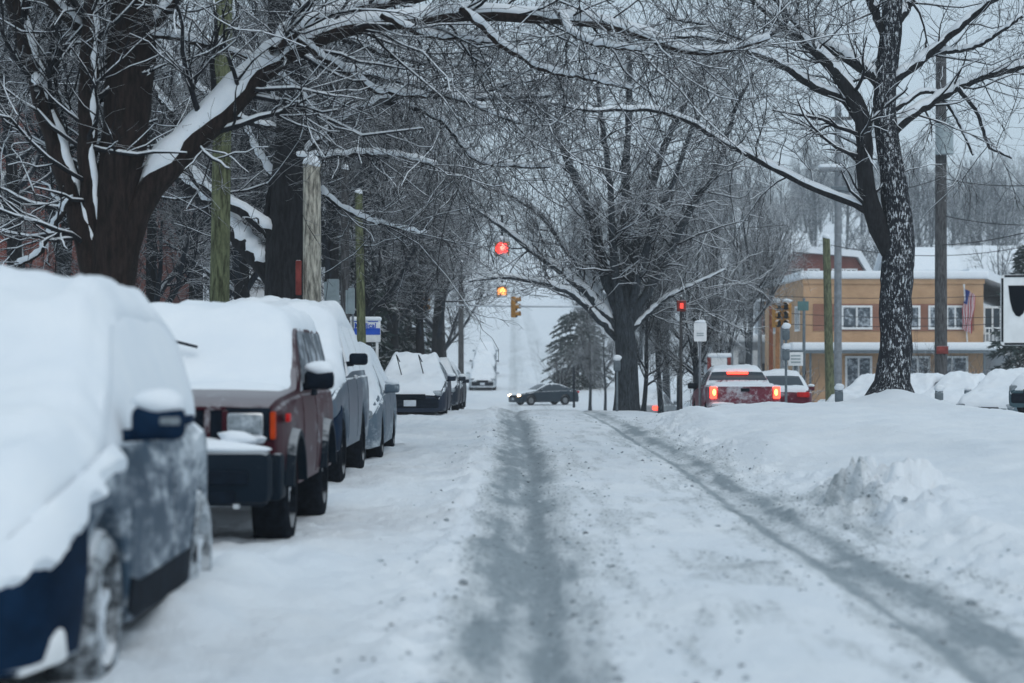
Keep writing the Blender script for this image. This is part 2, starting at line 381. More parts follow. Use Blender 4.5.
def grow(Pp, Rr, n, r, t0=.2, t1=1., lr=(.3, .6), ang=(30, 65), rr=.55, K=5, up=.05, wander=.18, rmin=.004, Labs=None, taper=.3):
    N, Kp, _ = Pp.shape
    Lp = np.linalg.norm(np.diff(Pp, axis=1), axis=2).sum(1)
    idx = r.choice(N, n, p=Lp/Lp.sum()); t = r.uniform(t0, t1, n)*(Kp-1.001)
    k = t.astype(int); f = (t-k)[:, None]
    a = Pp[idx, k]; b = Pp[idx, k+1]; pos = a*(1-f)+b*f; tan = nrm(b-a)
    rad = Rr[idx, k]*(1-f[:, 0])+Rr[idx, k+1]*f[:, 0]
    perp = nrm(np.cross(tan, r.normal(size=(n, 3)))); an = np.radians(r.uniform(*ang, n))[:, None]
    d = nrm(tan*np.cos(an)+perp*np.sin(an))
    L = (Lp[idx]*r.uniform(*lr, n)*(1-.45*t/(Kp-1))) if Labs is None else r.uniform(*Labs, n)
    out = np.zeros((n, K, 3)); out[:, 0] = pos
    for q in range(1, K):
        d = nrm(d+wander*r.normal(size=(n, 3))+np.array([0, 0, up])); out[:, q] = out[:, q-1]+d*(L/(K-1))[:, None]
    r0 = np.maximum(np.minimum(rad*rr*r.uniform(.7, 1.1, n), L*.03+.004), rmin)
    R2 = r0[:, None]*(1-(1-taper)*np.linspace(0, 1, K)[None]); R2 = np.maximum(R2, rmin*.7)
    return out, R2
def spline(pts, K):
    pts = np.asarray(pts, float); n = len(pts)
    if n < 3:
        t = np.linspace(0, 1, K)[:, None]; return pts[0]*(1-t)+pts[-1]*t
    s = np.concatenate([[0], np.cumsum(np.linalg.norm(np.diff(pts[:, :3], axis=0), axis=1)+1e-6)])
    q = np.concatenate([[2*pts[0]-pts[1]], pts, [2*pts[-1]-pts[-2]]])
    out = []
    for u in np.linspace(0, s[-1], K):
        i = min(np.searchsorted(s, u, side='right')-1, n-2); t = (u-s[i])/(s[i+1]-s[i])
        p0, p1, p2, p3 = q[i], q[i+1], q[i+2], q[i+3]
        out.append(.5*((2*p1)+(-p0+p2)*t+(2*p0-5*p1+4*p2-p3)*t*t+(-p0+3*p1-3*p2+p3)*t**3))
    return np.array(out)
def ridge(Pp, Rr, r, scale=1., add=0.):
    """snow lying along the upper side of limbs"""
    T = nrm(np.gradient(Pp, axis=1)); hz = np.sqrt(np.clip(1-T[:, :, 2]**2, 0, 1))
    hz = np.clip((hz-.30)/.35, 0, 1)
    n = r.uniform(.85, 1.1, Rr.shape)
    rad = (Rr*.95+add)*hz*n*scale
    off = np.zeros_like(Pp); off[:, :, 2] = (Rr*.78+add)*hz
    rad = rad*np.clip(np.arange(Pp.shape[1])/2., .15, 1)[None]
    return Pp+off, np.maximum(rad, Rr*.05)
def hero(name, label, d, trunk, limbs, spec, mat, seed, twigmat=None, spread=1.2, limbmat=None, prune=None, plaster=()):
    """trunk / limbs: (px, py, width px) on the plane at distance d; limbs wander in depth"""
    r = np.random.default_rng(seed); pm = FPX/d
    base = P(trunk[0][0], trunk[0][1], d); base[2] = ground(base[0], d)-.15
    root = thing(name, label, 'tree', base, 0, None)
    def path(pl, K, depth):
        a = np.array([[*P(x, y, d), w/pm/2] for x, y, w in pl])
        s = spline(a, K); t = np.linspace(0, 1, K)
        s[:, 1] += depth*t+.12*depth*np.sin(t*5+seed)
        return s[:, :3]-base, np.abs(s[:, 3])
    tp, tr = path([(trunk[0][0], HORY+(EYE-base[2])*pm, trunk[0][2]*1.25)]+trunk, 28, 0)
    v, f = tubes(tp[None], tr[None], 20)
    # bark relief and root flare
    mesh_np('trunk', v+.02*r.normal(size=v.shape)*np.array([1, 1, .2]), f, mat, True, root)
    LP, LR = [], []
    for l in limbs:
        dep = l[0] if isinstance(l[0], (int, float)) else r.uniform(-spread, spread)
        pl = l[1:] if isinstance(l[0], (int, float)) else l
        lp, lr_ = path(pl, 26, dep)
        ln = np.linalg.norm(lp[-1]-lp[0]); lp[2:] += r.normal(0, .006*ln**.5, (24, 3))
        v, f = tubes(lp[None], lr_[None], 10); mesh_np('limb', v, f, limbmat or mat, True, root)
        LP.append(lp); LR.append(lr_)
    LP = np.array(LP); LR = np.array(LR)
    rp, rr_ = ridge(LP, LR, r, 1., .026 if d < 40 else .014); big = LR.max(1) > .012
    # finer snow beads along each limb
    if big.any():
        K2 = 70; q = [spline(np.c_[a, b], K2) for a, b in zip(rp[big], rr_[big])]
        q = np.array(q); q[:, :, 3] *= np.clip(1.0+.7*fbm(np.arange(K2)[None]*.45+np.arange(len(q))[:, None]*31., np.zeros(q.shape[:2])+seed, 3), .1, 1.3)
        v, f = tubes(q[:, :, :3], np.maximum(q[:, :, 3], .004), 8); mesh_np('snow', v, f, M['snow_limb'], True, root)
    for li in plaster:
        K2 = 60; q = spline(np.c_[LP[li], LR[li]], K2); nz = np.clip(.75+1.6*fbm(np.arange(K2)*.3+li*9, np.zeros(K2)+seed, 3), .12, 1.05)
        v, f = tubes((q[:, :3]+np.stack([q[:, 3]*.62, -q[:, 3]*.55, 0*q[:, 3]], 1))[None], (q[:, 3]*.42*nz)[None], 8); mesh_np('snow', v, f, M['snow_limb'], True, root)
    P0, R0 = LP, LR; parts = []; sp = []
    for (n, kw, sides) in spec:
        a, b = grow(P0, R0, n, r, **kw)
        if prune:
            k = ~prune(a+base); a, b = a[k], b[k]
        parts.append(tubes(a, b, sides))
        if sides >= 4:
            x, y = ridge(a, b, r, .95, .003); sel = b[:, 0] > .009; sp.append(tubes(x[sel], y[sel], 4))
        P0, R0 = (a, b) if P0 is LP else (a, b)
        if kw.get('K', 5) < 5: pass
    v, f = join(parts); mesh_np('branches', v, f, twigmat or M['twig'], True, root)
    if sp:
        v, f = join(sp); mesh_np('branch_snow', v, f, M['snow_limb'], True, root)
    return root
def spec(n1, n2, n3, n4=0, L1=(.8, 2.6), L2=(.4, 1.3), L3=(.2, .7), rm=.004):
    s = [(n1, dict(Labs=L1, K=7, rr=.28, up=.03, wander=.2, rmin=rm*2.2, ang=(30, 75), t0=.12), 5),
         (n2, dict(Labs=L2, K=6, rr=.6, up=.02, wander=.2, rmin=rm*1.4), 4),
         (n3, dict(Labs=L3, K=4, rr=.7, up=.02, wander=.2, rmin=rm), 3)]
    if n4: s.append((n4, dict(Labs=(.1, .35), K=3, rr=.8, wander=.2, rmin=rm*.8), 3))
    return s

hero('street_tree', 'massive dark multi-stemmed tree whose snow-lined limb arches over the road', 26,
     [(112, 400, 50), (112, 300, 46), (115, 250, 42), (119, 190, 41), (125, 130, 43), (130, 70, 45), (134, 10, 46), (140, -40, 40)],
     [(.3, (98, 290, 26), (82, 225, 25), (57, 154, 24), (31, 66, 21), (10, 0, 20), (-5, -50, 16)),
      (-.3, (98, 240, 22), (89, 175, 19), (91, 88, 19), (97, 10, 18), (108, -50, 17)),
      (.6, (120, 275, 30), (133, 225, 29), (147, 192, 28), (189, 146, 27), (220, 110, 26), (252, 77, 23), (281, 53, 20), (300, 40, 18), (338, 27, 15), (382, 19, 13), (461, 12, 12), (550, 12, 10.5), (610, 20, 9), (649, 31, 8), (676, 43, 6), (720, 47, 5), (772, 34, 3)),
      (1.8, (276, 54, 13), (290, 32, 13), (318, 10, 12), (346, -4, 11), (382, -18, 10), (430, -30, 10)),
      (-1, (145, 35, 9), (170, 14, 8), (205, -4, 7), (260, -30, 5)),
      (1.8, (142, 40, 6), (165, 36, 5.5), (215, 40, 5), (260, 55, 4), (300, 90, 3)),
      (-1.5, (95, 40, 12), (70, 20, 9), (55, -5, 8), (40, -40, 6)),
      (1.5, (40, 90, 7), (20, 60, 6), (-10, 45, 5)),
      (1.2, (75, 200, 6), (50, 220, 5), (20, 250, 3.5), (-5, 262, 3)),
      (1.5, (461, 11, 6), (500, 40, 5), (545, 60, 4), (590, 65, 3), (640, 75, 2.5)),
      (-1, (560, 12, 5), (575, 40, 4), (600, 55, 3), (640, 62, 2.5)),
      (1.2, (382, 18, 6), (420, 30, 5), (470, 30, 4), (520, 38, 3)),
      (-2, (430, -30, 9), (500, -20, 7), (560, -5, 5), (630, 12, 4), (700, 20, 3)),
      (2, (300, 44, 6), (330, 60, 5), (370, 75, 4), (420, 78, 3))],
     spec(190, 1500, 5200, 4500, rm=.0042), M['bark_a'], 11, plaster=(0, 1))
hero('street_tree', 'dark tree trunk between the mossy pole and the pale pole', 36,
     [(286, 400, 44), (285, 290, 42), (290, 200, 38), (293, 100, 34), (285, 40, 30), (280, -20, 26), (276, -70, 22)],
     [(.8, (277, 285, 20), (259, 263, 19), (237, 237, 18), (206, 202, 15), (176, 176, 12), (149, 132, 9), (135, 90, 6)),
      (-.8, (284, 243, 11), (246, 215, 10), (211, 193, 9), (189, 167, 8), (176, 118, 7), (149, 83, 5)),
      (1, (280, 260, 8), (265, 230, 7), (268, 176, 6), (250, 145, 5), (237, 118, 4)),
      (-1.5, (282, 154, 6), (307, 160, 5.5), (355, 158, 5), (395, 161, 4), (439, 175, 3)),
      (-1, (290, 172, 9), (303, 158, 8), (338, 127, 7), (382, 103, 6), (426, 99, 5), (487, 105, 4), (550, 103, 3)),
      (1, (292, 125, 7), (310, 112, 6.5), (338, 103, 6), (395, 90, 5), (461, 90, 4), (513, 77, 3), (550, 70, 2.5)),
      (-2, (292, 60, 7), (338, 72, 6), (404, 88, 5), (461, 110, 4), (520, 138, 3)),
      (.4, (382, 104, 5), (404, 104, 5), (443, 123, 4.5), (465, 149, 4), (485, 163, 3.5), (550, 165, 2.5)),
      (2, (288, 50, 10), (320, 30, 8), (370, 45, 6), (430, 55, 4), (490, 45, 3)),
      (1.2, (280, 110, 8), (255, 70, 7), (235, 20, 6), (215, -40, 5)),
      (-1.2, (288, 70, 7), (310, 10, 6), (325, -50, 5)),
      (-2, (288, 20, 7), (350, -10, 6), (420, -20, 4)),
      (2.3, (295, 150, 6), (320, 190, 4), (360, 215, 3), (420, 225, 2.5)),
      (-1, (278, 130, 7), (240, 120, 5), (200, 90, 4), (170, 50, 3))],
     spec(190, 1500, 5200, 4000, rm=.0048), M['bark_b'], 21)
hero('street_tree', 'bare spreading tree with fanned drooping limbs in front of the crossing', 60,
     [(627, 396, 24), (626, 350, 21), (624, 325, 20), (623, 310, 17), (626, 270, 9), (625, 210, 8), (627, 150, 6), (630, 95, 5), (629, 50, 3)],
     [((623, 322, 13), (604, 270, 12), (590, 215, 10), (570, 165, 8), (550, 120, 6), (535, 80, 3)),
      ((628, 318, 12), (637, 240, 10), (655, 180, 8), (672, 130, 7), (700, 80, 4), (715, 55, 3)),
      ((630, 322, 11), (660, 270, 9), (690, 210, 7), (715, 170, 6), (735, 110, 4), (752, 75, 3)),
      ((620, 334, 9), (585, 290, 8), (545, 260, 6), (500, 225, 4), (470, 205, 2)),
      ((618, 340, 7), (590, 312, 6), (560, 290, 5), (510, 280, 3.5), (470, 283, 2)),
      ((622, 328, 9), (580, 265, 7), (545, 215, 5), (510, 190, 4), (480, 180, 2)),
      ((630, 332, 5), (665, 300, 4), (700, 282, 2.5), (725, 270, 1.5)),
      ((622, 320, 10), (612, 250, 8), (608, 190, 6), (600, 130, 5), (592, 80, 3)),
      ((628, 320, 9), (650, 230, 7), (668, 190, 5), (690, 130, 4), (712, 100, 2.5))],
     spec(260, 1900, 5500, 4000, L1=(.8, 2.8), L2=(.5, 1.5), L3=(.3, .9), rm=.0066), M['bark_c'], 31, spread=2.6,
     prune=lambda q: ((q[:, :, 0] < 1.75) & (q[:, :, 2] < 3.15)).any(1))
hero('street_tree', 'forked tree with snow plastered trunk on the right-hand snowbank', 45,
     [(892, 392, 42), (893, 380, 36), (895, 350, 32), (896, 300, 31), (898, 262, 31), (899, 221, 27), (892, 172, 24), (886, 131, 22), (885, 82, 22), (890, 41, 21), (892, 0, 19), (894, -50, 16)],
     [(-.4, (892, 250, 25), (878, 225, 21), (866, 186, 18), (863, 143, 17), (861, 119, 17), (847, 90, 14), (822, 61, 11), (781, 29, 7), (752, 4, 5), (730, -20, 4)),
      (.8, (884, 92, 14), (875, 78, 12), (855, 61, 11), (814, 33, 8), (793, 8, 6), (775, -15, 5)),
      (-1.5, (861, 112, 10), (849, 102, 9), (814, 88, 8), (781, 70, 6.5), (740, 57, 5.5), (702, 48, 4), (660, 50, 3)),
      (1, (888, 140, 11), (898, 127, 10), (924, 107, 9), (957, 88, 8), (986, 74, 7.5), (1023, 63, 7), (1060, 52, 5)),
      (-1, (888, 92, 10), (898, 78, 9), (916, 66, 8), (953, 33, 7), (978, 12, 6), (998, -2, 5), (1030, -25, 4)),
      (.5, (890, 30, 11), (912, 0, 9), (930, -40, 7)),
      (-.6, (888, 40, 10), (867, 0, 8), (850, -40, 6)),
      (-1.5, (878, 222, 9), (869, 213, 7.5), (842, 199, 7), (801, 184, 6.5), (760, 163, 6), (720, 143, 5), (684, 125, 4.5), (645, 115, 4), (588, 119, 3.2), (544, 112, 2.7), (500, 110, 2)),
      (1.5, (957, 88, 5), (980, 110, 4), (1000, 140, 3), (1030, 150, 2)),
      (1, (895, 110, 5), (930, 90, 4), (960, 110, 3), (985, 150, 2.5)),
      (-1, (930, 52, 5), (970, 50, 4), (1010, 25, 3)),
      (1, (781, 29, 5), (750, 40, 4), (710, 20, 3), (670, 10, 2.5))],
     spec(170, 1100, 3000, 1800, rm=.0052), M['bark_d'], 41, limbmat=M['bark_b'])

def bare_tree(seed, h, r0, nl, n2, n3, n4, rm, bk, tw, lean=0, spread=(.35, .6), low=.25):
    """returns a root with trunk and crown at the origin"""
    r = np.random.default_rng(seed)
    K = 12; t = np.linspace(0, 1, K)
    tp = np.stack([lean*t+.04*h*np.sin(t*4+seed)*t, .03*h*np.cos(t*5+seed)*t, h*.86*t], 1); tr = r0*(1-.88*t**1.1); tr[0] *= 1.3
    L1 = grow(tp[None], tr[None], nl, r, t0=low, lr=spread, ang=(28, 62), rr=.6, K=9, up=.07, wander=.13, rmin=rm*2.5)
    A = np.concatenate([L1[0]]); B = L1[1]
    L2 = grow(A, B, n2, r, t0=.15, lr=(.25, .6), K=6, rr=.6, up=.05, rmin=rm*1.6)
    L3 = grow(*L2, n3, r, t0=.1, Labs=(.05*h, .13*h), K=5, rr=.7, rmin=rm)
    L4 = grow(*L3, n4, r, t0=.1, Labs=(.03*h, .07*h), K=3, rr=.8, rmin=rm*.8) if n4 else None
    ps = [tubes(*L1, 6), tubes(*L2, 4), tubes(*L3, 3)]+([tubes(*L4, 3)] if n4 else [])
    return tubes(tp[None], tr[None], 12), join(ps)
def tree_thing(data, label, x, d, rz, sc, bk, tw, name='bare_tree', group=None, z=None):
    root = thing(name, label, 'tree', (x, d, ground(x, d)-.1 if z is None else z), rz, group); root.scale = (sc, sc, sc)
    for nm, key, m in (('trunk', 0, bk), ('branches', 1, tw)):
        if not isinstance(data[key], bpy.types.Mesh):
            o = mesh_np(nm, *data[key], m, True, root); data[key] = o.data
        else:
            o = bpy.data.objects.new(nm, data[key]); COL.objects.link(o); o.parent = root
            o.material_slots[0].link = 'OBJECT'; o.material_slots[0].material = m
    return root
protos = [list(bare_tree(100+i, 11, .26, 16, 160, 1400, 2600, .009, None, None, lean=[-.6, .4, .9, 0][i], low=[.22, .3, .18, .28][i])) for i in range(4)]
LEFTT = [(18, 40, 0, .85, 'snow-twigged tree in front of the brick wall at the photo\'s left edge'),
    (60, 46, 1, .9, 'low snowy tree seen between the stems of the massive tree'),
    (165, 44, 2, .75, 'snowy small tree filling the gap left of the mossy pole'),
    (245, 50, 3, 1., 'snow-dusted tree standing behind the mossy pole'),
    (200, 62, 0, 1.15, 'tall bare tree beside the small snow-roofed house'),
    (335, 58, 1, 1.1, 'bare tree right behind the pale pole'),
    (372, 70, 2, 1.15, 'bare tree above the blue and white sign'),
    (395, 85, 3, 1.2, 'leafless tree left of the signal wire pole'),
    (440, 96, 0, 1.35, 'broad hazy tree trunk right of the signal wire pole'),
    (425, 78, 1, .9, 'thin bare tree behind the car with raised wipers'),
    (446, 135, 2, 1.35, 'hazy tall tree at the foot of the hill road'),
    (110, 60, 3, 1.2, 'bare tree rising behind the massive tree'),
    (300, 80, 0, 1.3, 'tall tree far behind the pale pole'),
    (30, 66, 2, 1.3, 'tall leafless tree above the brick building')]
for i, (px, d, k, s, lab) in enumerate(LEFTT):
    tree_thing(protos[k], lab, (px-CXP)*d/FPX, d, i*1.7, s, M['bark_b'], M['twig_dark'], group='bare trees behind the parked cars')
RIGHTT = [(746, 84, 1, .95, 'twiggy tree left of the tan brick building'), (722, 76, 2, .8, 'dark bushy tree behind the white sign'),
    (697, 64, 3, .62, 'small tree with leaning brown trunk beside the white sign'), (680, 68, 0, .6, 'thin young tree behind the red hand signal'),
    (661, 66, 1, .55, 'slim sapling in front of the silver car'), (643, 64, 2, .45, 'shortest sapling right of the fanned tree trunk'),
    (590, 118, 3, .55, 'small crooked tree right of the dark sedan'), (605, 112, 0, .5, 'little upright tree left of the fanned tree'),
    (668, 105, 0, 1.2, 'tall hazy tree rising beyond the silver car'), (770, 130, 1, 1.3, 'hazy tree beside the white-roofed house'),
    (582, 240, 2, 1.2, 'faint tree on the right side of the hill road')]
for i, (px, d, k, s, lab) in enumerate(RIGHTT):
    tree_thing(protos[k], lab, (px-CXP)*d/FPX, d, i*2.3+1, s, M['bark_c'], M['twig_grey'], group='bare trees around the crossing').scale = (s*.72, s*.72, s)

def evergreen(seed, h, w, nb, nn, ex=.75):
    r = np.random.default_rng(seed); K = 8; t = np.linspace(0, 1, K)
    tp = np.stack([0*t, 0*t, h*t], 1); tr = .02*h*(1-.9*t)
    zz = r.uniform(.08, .98, nb)**(1 if ex > .5 else 1.25); az = r.uniform(0, 2*np.pi, nb); L = w*(1-zz)**ex*np.where(zz < .2, .55+zz*2.2, 1)*r.uniform(.6, 1.15, nb)+.1
    K2 = 6; s = np.linspace(0, 1, K2)[None]
    out = np.stack([np.cos(az)[:, None]*L[:, None]*s, np.sin(az)[:, None]*L[:, None]*s, zz[:, None]*h+L[:, None]*(.12*s-.38*s*s)], -1)
    rad = np.full((nb, K2), .012*h/6)*(1-.7*s)
    # needle tufts: small tilted quads through the crown
    idx = r.integers(0, nb, nn); tt = r.uniform(.15, 1, nn)*(K2-1.01); k = tt.astype(int); f = (tt-k)[:, None]
    p = out[idx, k]*(1-f)+out[idx, k+1]*f
    dr = nrm(out[idx, k+1]-out[idx, k]+r.normal(0, .35, (nn, 3))*.3*L[idx][:, None]); sd = nrm(np.cross(dr, r.normal(size=(nn, 3))))
    ln = r.uniform(.025, .06, nn)[:, None]*h; wd = ln*.22
    q = np.stack([p-sd*wd, p+dr*ln*.6-sd*wd*.4, p+dr*ln, p+sd*wd], 1).reshape(-1, 3)
    return tubes(tp[None], tr[None], 8), (tubes(out, rad, 3), (q, np.arange(nn*4).reshape(-1, 4)))
def evergreen_thing(label, x, d, seed, h, w, nb, nn, name='evergreen_tree', ex=.75):
    a, (b, q) = evergreen(seed, h, w, nb, nn, ex)
    root = thing(name, label, 'tree', (x, d, ground(x, d)-.1), 0)
    mesh_np('trunk', *a, M['bark_b'], True, root); mesh_np('branches', *join([b, q]), M['needle'], False, root)
evergreen_thing('dark evergreen tree at the right edge above the black and white sign', (1030-CXP)*.045, 90, 1, 8.5, 2.6, 160, 14000)
evergreen_thing('dense rounded evergreen at the crossing right of the dark sedan', (578-CXP)*.0775, 155, 2, 6.2, 2.9, 260, 20000, ex=.28)
evergreen_thing('dark evergreen behind the two grey sign posts', (352-CXP)*.039, 78, 3, 8.5, 2.5, 160, 14000)
evergreen_thing('second dark evergreen behind the signal wire pole', (395-CXP)*.05, 100, 4, 9, 2.8, 160, 12000)
evergreen_thing('small evergreen on the slope between the far white roofs', (992-CXP)*.07, 140, 5, 4.5, 1.6, 100, 6000)

# far-off wood
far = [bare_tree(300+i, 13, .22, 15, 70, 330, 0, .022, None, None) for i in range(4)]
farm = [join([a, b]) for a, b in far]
def wood(name, label, n, sampler, seed, scl=(.7, 1.25)):
    r = np.random.default_rng(seed); ps = []
    while len(ps) < n:
        x, d = sampler(r)
        if abs(x-1.2) < 8.5+.006*d: continue
        v, f = farm[r.integers(4)]; a = r.uniform(0, 6.28); s = r.uniform(*scl)
        c, q = math.cos(a), math.sin(a)
        vv = np.stack([(v[:, 0]*c-v[:, 1]*q)*s+x, (v[:, 0]*q+v[:, 1]*c)*s+d, v[:, 2]*s*r.uniform(.85, 1.15)+ground(x, d)-.3], 1)
        ps.append((vv, f))
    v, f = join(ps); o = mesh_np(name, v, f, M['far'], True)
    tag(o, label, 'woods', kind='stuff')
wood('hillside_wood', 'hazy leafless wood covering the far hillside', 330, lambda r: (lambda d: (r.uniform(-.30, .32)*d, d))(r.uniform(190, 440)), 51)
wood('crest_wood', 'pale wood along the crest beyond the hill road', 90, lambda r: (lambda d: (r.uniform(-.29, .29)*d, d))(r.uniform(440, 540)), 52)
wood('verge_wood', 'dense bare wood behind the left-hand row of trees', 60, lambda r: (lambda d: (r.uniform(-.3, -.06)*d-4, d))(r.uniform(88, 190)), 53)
# trees closing the view beyond the end of the hill road
def crest(r): return (r.uniform(-30, 30), r.uniform(560, 600))
r_ = np.random.default_rng(9); ps = []
for k in range(26):
    x = r_.uniform(-28, 30); d = r_.uniform(520, 575); v, f = farm[k % 4]; s = r_.uniform(.8, 1.2)
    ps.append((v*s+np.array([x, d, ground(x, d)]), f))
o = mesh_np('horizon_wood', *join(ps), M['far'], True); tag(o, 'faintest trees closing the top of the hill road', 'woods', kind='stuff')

# ------------------------------------------------------------------ buildings
def window(parent, c, w, h, frame=M['white'], face='y', n=2, gl=M['glass'], t=.09):
    """window in a wall: frame with mullions, panes behind; face 'y' looks to -y, 'x' looks to -x"""
    bm = bmesh.new()
    def bx(u, z, su, sz, th):
        if face == 'y': box(bm, (c[0]+u, c[1]-th/2+.01, c[2]+z), (su, th, sz))
        else: box(bm, (c[0]-th/2+.01, c[1]+u, c[2]+z), (th, su, sz))
    fw = .11
    bx(0, h/2-fw/2, w, fw, .08); bx(0, -h/2+fw/2, w, fw, .08)
    for s in (-1, 1): bx(s*(w/2-fw/2), 0, fw, h-2*fw-.004, .078)
    for k in range(1, n): bx(-w/2+w*k/n, 0, fw*.8, h-2*fw-.004, .076)
    o = bmo('window', bm, frame, parent)
    bm = bmesh.new()
    bx(0, 0, w-2*fw-.004, h-2*fw-.004, .03)
    bmo('pane', bm, gl, o)
    return o
def wallbox(name, mat, parent, x0, x1, y0, y1, z0, z1):
    return boxpart(name, mat, parent, ((x0+x1)/2, (y0+y1)/2, (z0+z1)/2), (x1-x0, y1-y0, z1-z0))
def snowslab(parent, x0, x1, y0, y1, z, t=.3, name='roof_snow'):
    return part(name, M['snow'], parent, lambda bm: box(bm, ((x0+x1)/2, (y0+y1)/2, z+t/2), (x1-x0, y1-y0, t), min(.12, t*.4), seg=3), 40)
def gable(bm, x0, x1, y0, y1, z, h, ov=.4, axis='y', t=.2):
    """a pitched slab roof; ridge runs along the axis"""
    if axis == 'y':
        xm = (x0+x1)/2; k = ov*h/((x1-x0)/2)
        pts = [(x0-ov, z-k), (xm, z+h), (x1+ov, z-k), (x1+ov, z-k+t), (xm, z+h+t), (x0-ov, z-k+t)]
        a = [bm.verts.new((x, y0-ov, q)) for x, q in pts]; b = [bm.verts.new((x, y1+ov, q)) for x, q in pts]
    else:
        ym = (y0+y1)/2; k = ov*h/((y1-y0)/2)
        pts = [(y0-ov, z-k), (ym, z+h), (y1+ov, z-k), (y1+ov, z-k+t), (ym, z+h+t), (y0-ov, z-k+t)]
        a = [bm.verts.new((x0-ov, y, q)) for y, q in pts]; b = [bm.verts.new((x1+ov, y, q)) for y, q in pts]
    for q in ((0, 1, 4, 5), (1, 2, 3, 4)):
        bm.faces.new([a[i] for i in q]); bm.faces.new([b[i] for i in q[::-1]])
    for i in range(6): bm.faces.new((a[i], b[i], b[(i+1) % 6], a[(i+1) % 6]))
def gablewall(bm, x0, x1, y0, y1, z0, z1, h, axis='y'):
    if axis == 'y':
        prism(bm, [(x0, z0), (x1, z0), (x1, z1), ((x0+x1)/2, z1+h), (x0, z1)], y0, y1)
    else:
        pts = [(y0, z0), (y1, z0), (y1, z1), ((y0+y1)/2, z1+h), (y0, z1)]
        a = [bm.verts.new((x0, y, z)) for y, z in pts]; b = [bm.verts.new((x1, y, z)) for y, z in pts]
        bm.faces.new(a); bm.faces.new(b[::-1])
        for i in range(5): bm.faces.new((a[i], b[i], b[(i+1) % 5], a[(i+1) % 5]))
def house(label, x, d, w, dep, h, rh, mat, axis='y', winrow=(), name='house', base=None, chimney=False, group=None):
    z = ground(x, d) if base is None else base
    t = thing(name, label, 'house', (x, d, z), 0, group)
    part('wall', mat, t, lambda bm: gablewall(bm, -w/2, w/2, 0, dep, -1.5, h, rh, axis))
    rf = part('roof', M['snow'], t, lambda bm: gable(bm, -w/2, w/2, 0, dep, h+.03, rh, .4, axis, .28))
    if chimney: part('chimney', M['redbrick'], rf, lambda bm: box(bm, (w*.2, dep*.5, h+rh+.3), (.6, .6, 1.6)))
    for (u, zz, ww, hh) in winrow: window(t, (u, -.005, zz), ww, hh)
    return t
# tan brick commercial building
D = 105.; x0, x1 = 15.3, 24.75; zb = ground(18, 104)-.3; top = 5.55
tb = thing('brick_building', 'two-storey tan brick building with snowy awning and flag on front', 'building', (x0, D, zb))
def wb(name, mat, a, b, c, d_, e, f_): return wallbox(name, mat, tb, a, b, c, d_, e, f_)
L = x1-x0; zz = lambda py: EYE+(HORY-py)*D/FPX-zb
wb('wall', M['tan'], 0, L, .0, 16, -.8, zz(279))
for (pa, pb) in ((838, 875), (905, 922), (924, 968)):
    a, b = (pa-CXP)*D/FPX-x0, (pb-CXP)*D/FPX-x0
wb('brick_band', M['redbrown'], .5, L-.5, -.05, -.002, zz(331), zz(304))
snowslab(tb, -.25, L+.25, -.25, 16.2, zz(279)+.002, .42)
part('parapet', M['tan'], tb, lambda bm: box(bm, (L/2, -.03, zz(281)), (L+.1, .1, .3)))
part('roof_pipe', M['steel'], tb, lambda bm: (cyl(bm, ((953-CXP)*D/FPX-x0, 3, zz(279)+.3), ((953-CXP)*D/FPX-x0, 3, zz(270)+.0), .18), cyl(bm, ((953-CXP)*D/FPX-x0, 3, zz(271)), ((953-CXP)*D/FPX-x0, 3, zz(269)), .28)), 40)
wb('roof_rail', M['steel'], -.1+.4, 3.9, -.18, -.06, zz(274.5), zz(273))
for (pa, pb, n) in ((841, 872, 2), (908, 920, 1), (928, 945, 1), (945.6, 964, 2)):
    window(tb, (((pa+pb)/2-CXP)*D/FPX-x0, -.055, zz(317.5)), (pb-pa)*D/FPX, 24*D/FPX, n=n, gl=M['frost'])
for yy, w in ((2.0, 1.6), (6.5, 1.8), (11, 1.8)): window(tb, (-.005, yy, zz(318)), w, 1.35, face='x', gl=M['frost'])
for yy, w in ((2.5, 2.2), (7, 2.2)): window(tb, (-.005, yy, zz(375)), w, 1.9, face='x')
aw = part('awning', M['steel'], tb, lambda bm: (box(bm, (L/2+.2, -.8, zz(352)), (L+2.0, 1.6, .14)),))
part('snow', M['snow'], aw, lambda bm: box(bm, (L/2+.2, -.82, zz(346.5)), (L+2.1, 1.7, .42), .14, seg=3), 50)
for (pa, pb) in ((845, 872), (905, 930), (936, 968)):
    window(tb, (((pa+pb)/2-CXP)*D/FPX-x0, -.005, zz(377)), (pb-pa)*D/FPX, 2.2, n=2, gl=M['frost'])
boxpart('door', M['steel'], tb, ((886-CXP)*D/FPX-x0, -.03, zz(385)), (1.0, .06, 2.3))
for xx in (.15, 4.7, L-.3, L+.9): part('awning_post', M['steel'], tb, lambda bm, xx=xx: cyl(bm, (xx, -1.45, -.5), (xx, -1.45, zz(352)-.08), .06, n=8))
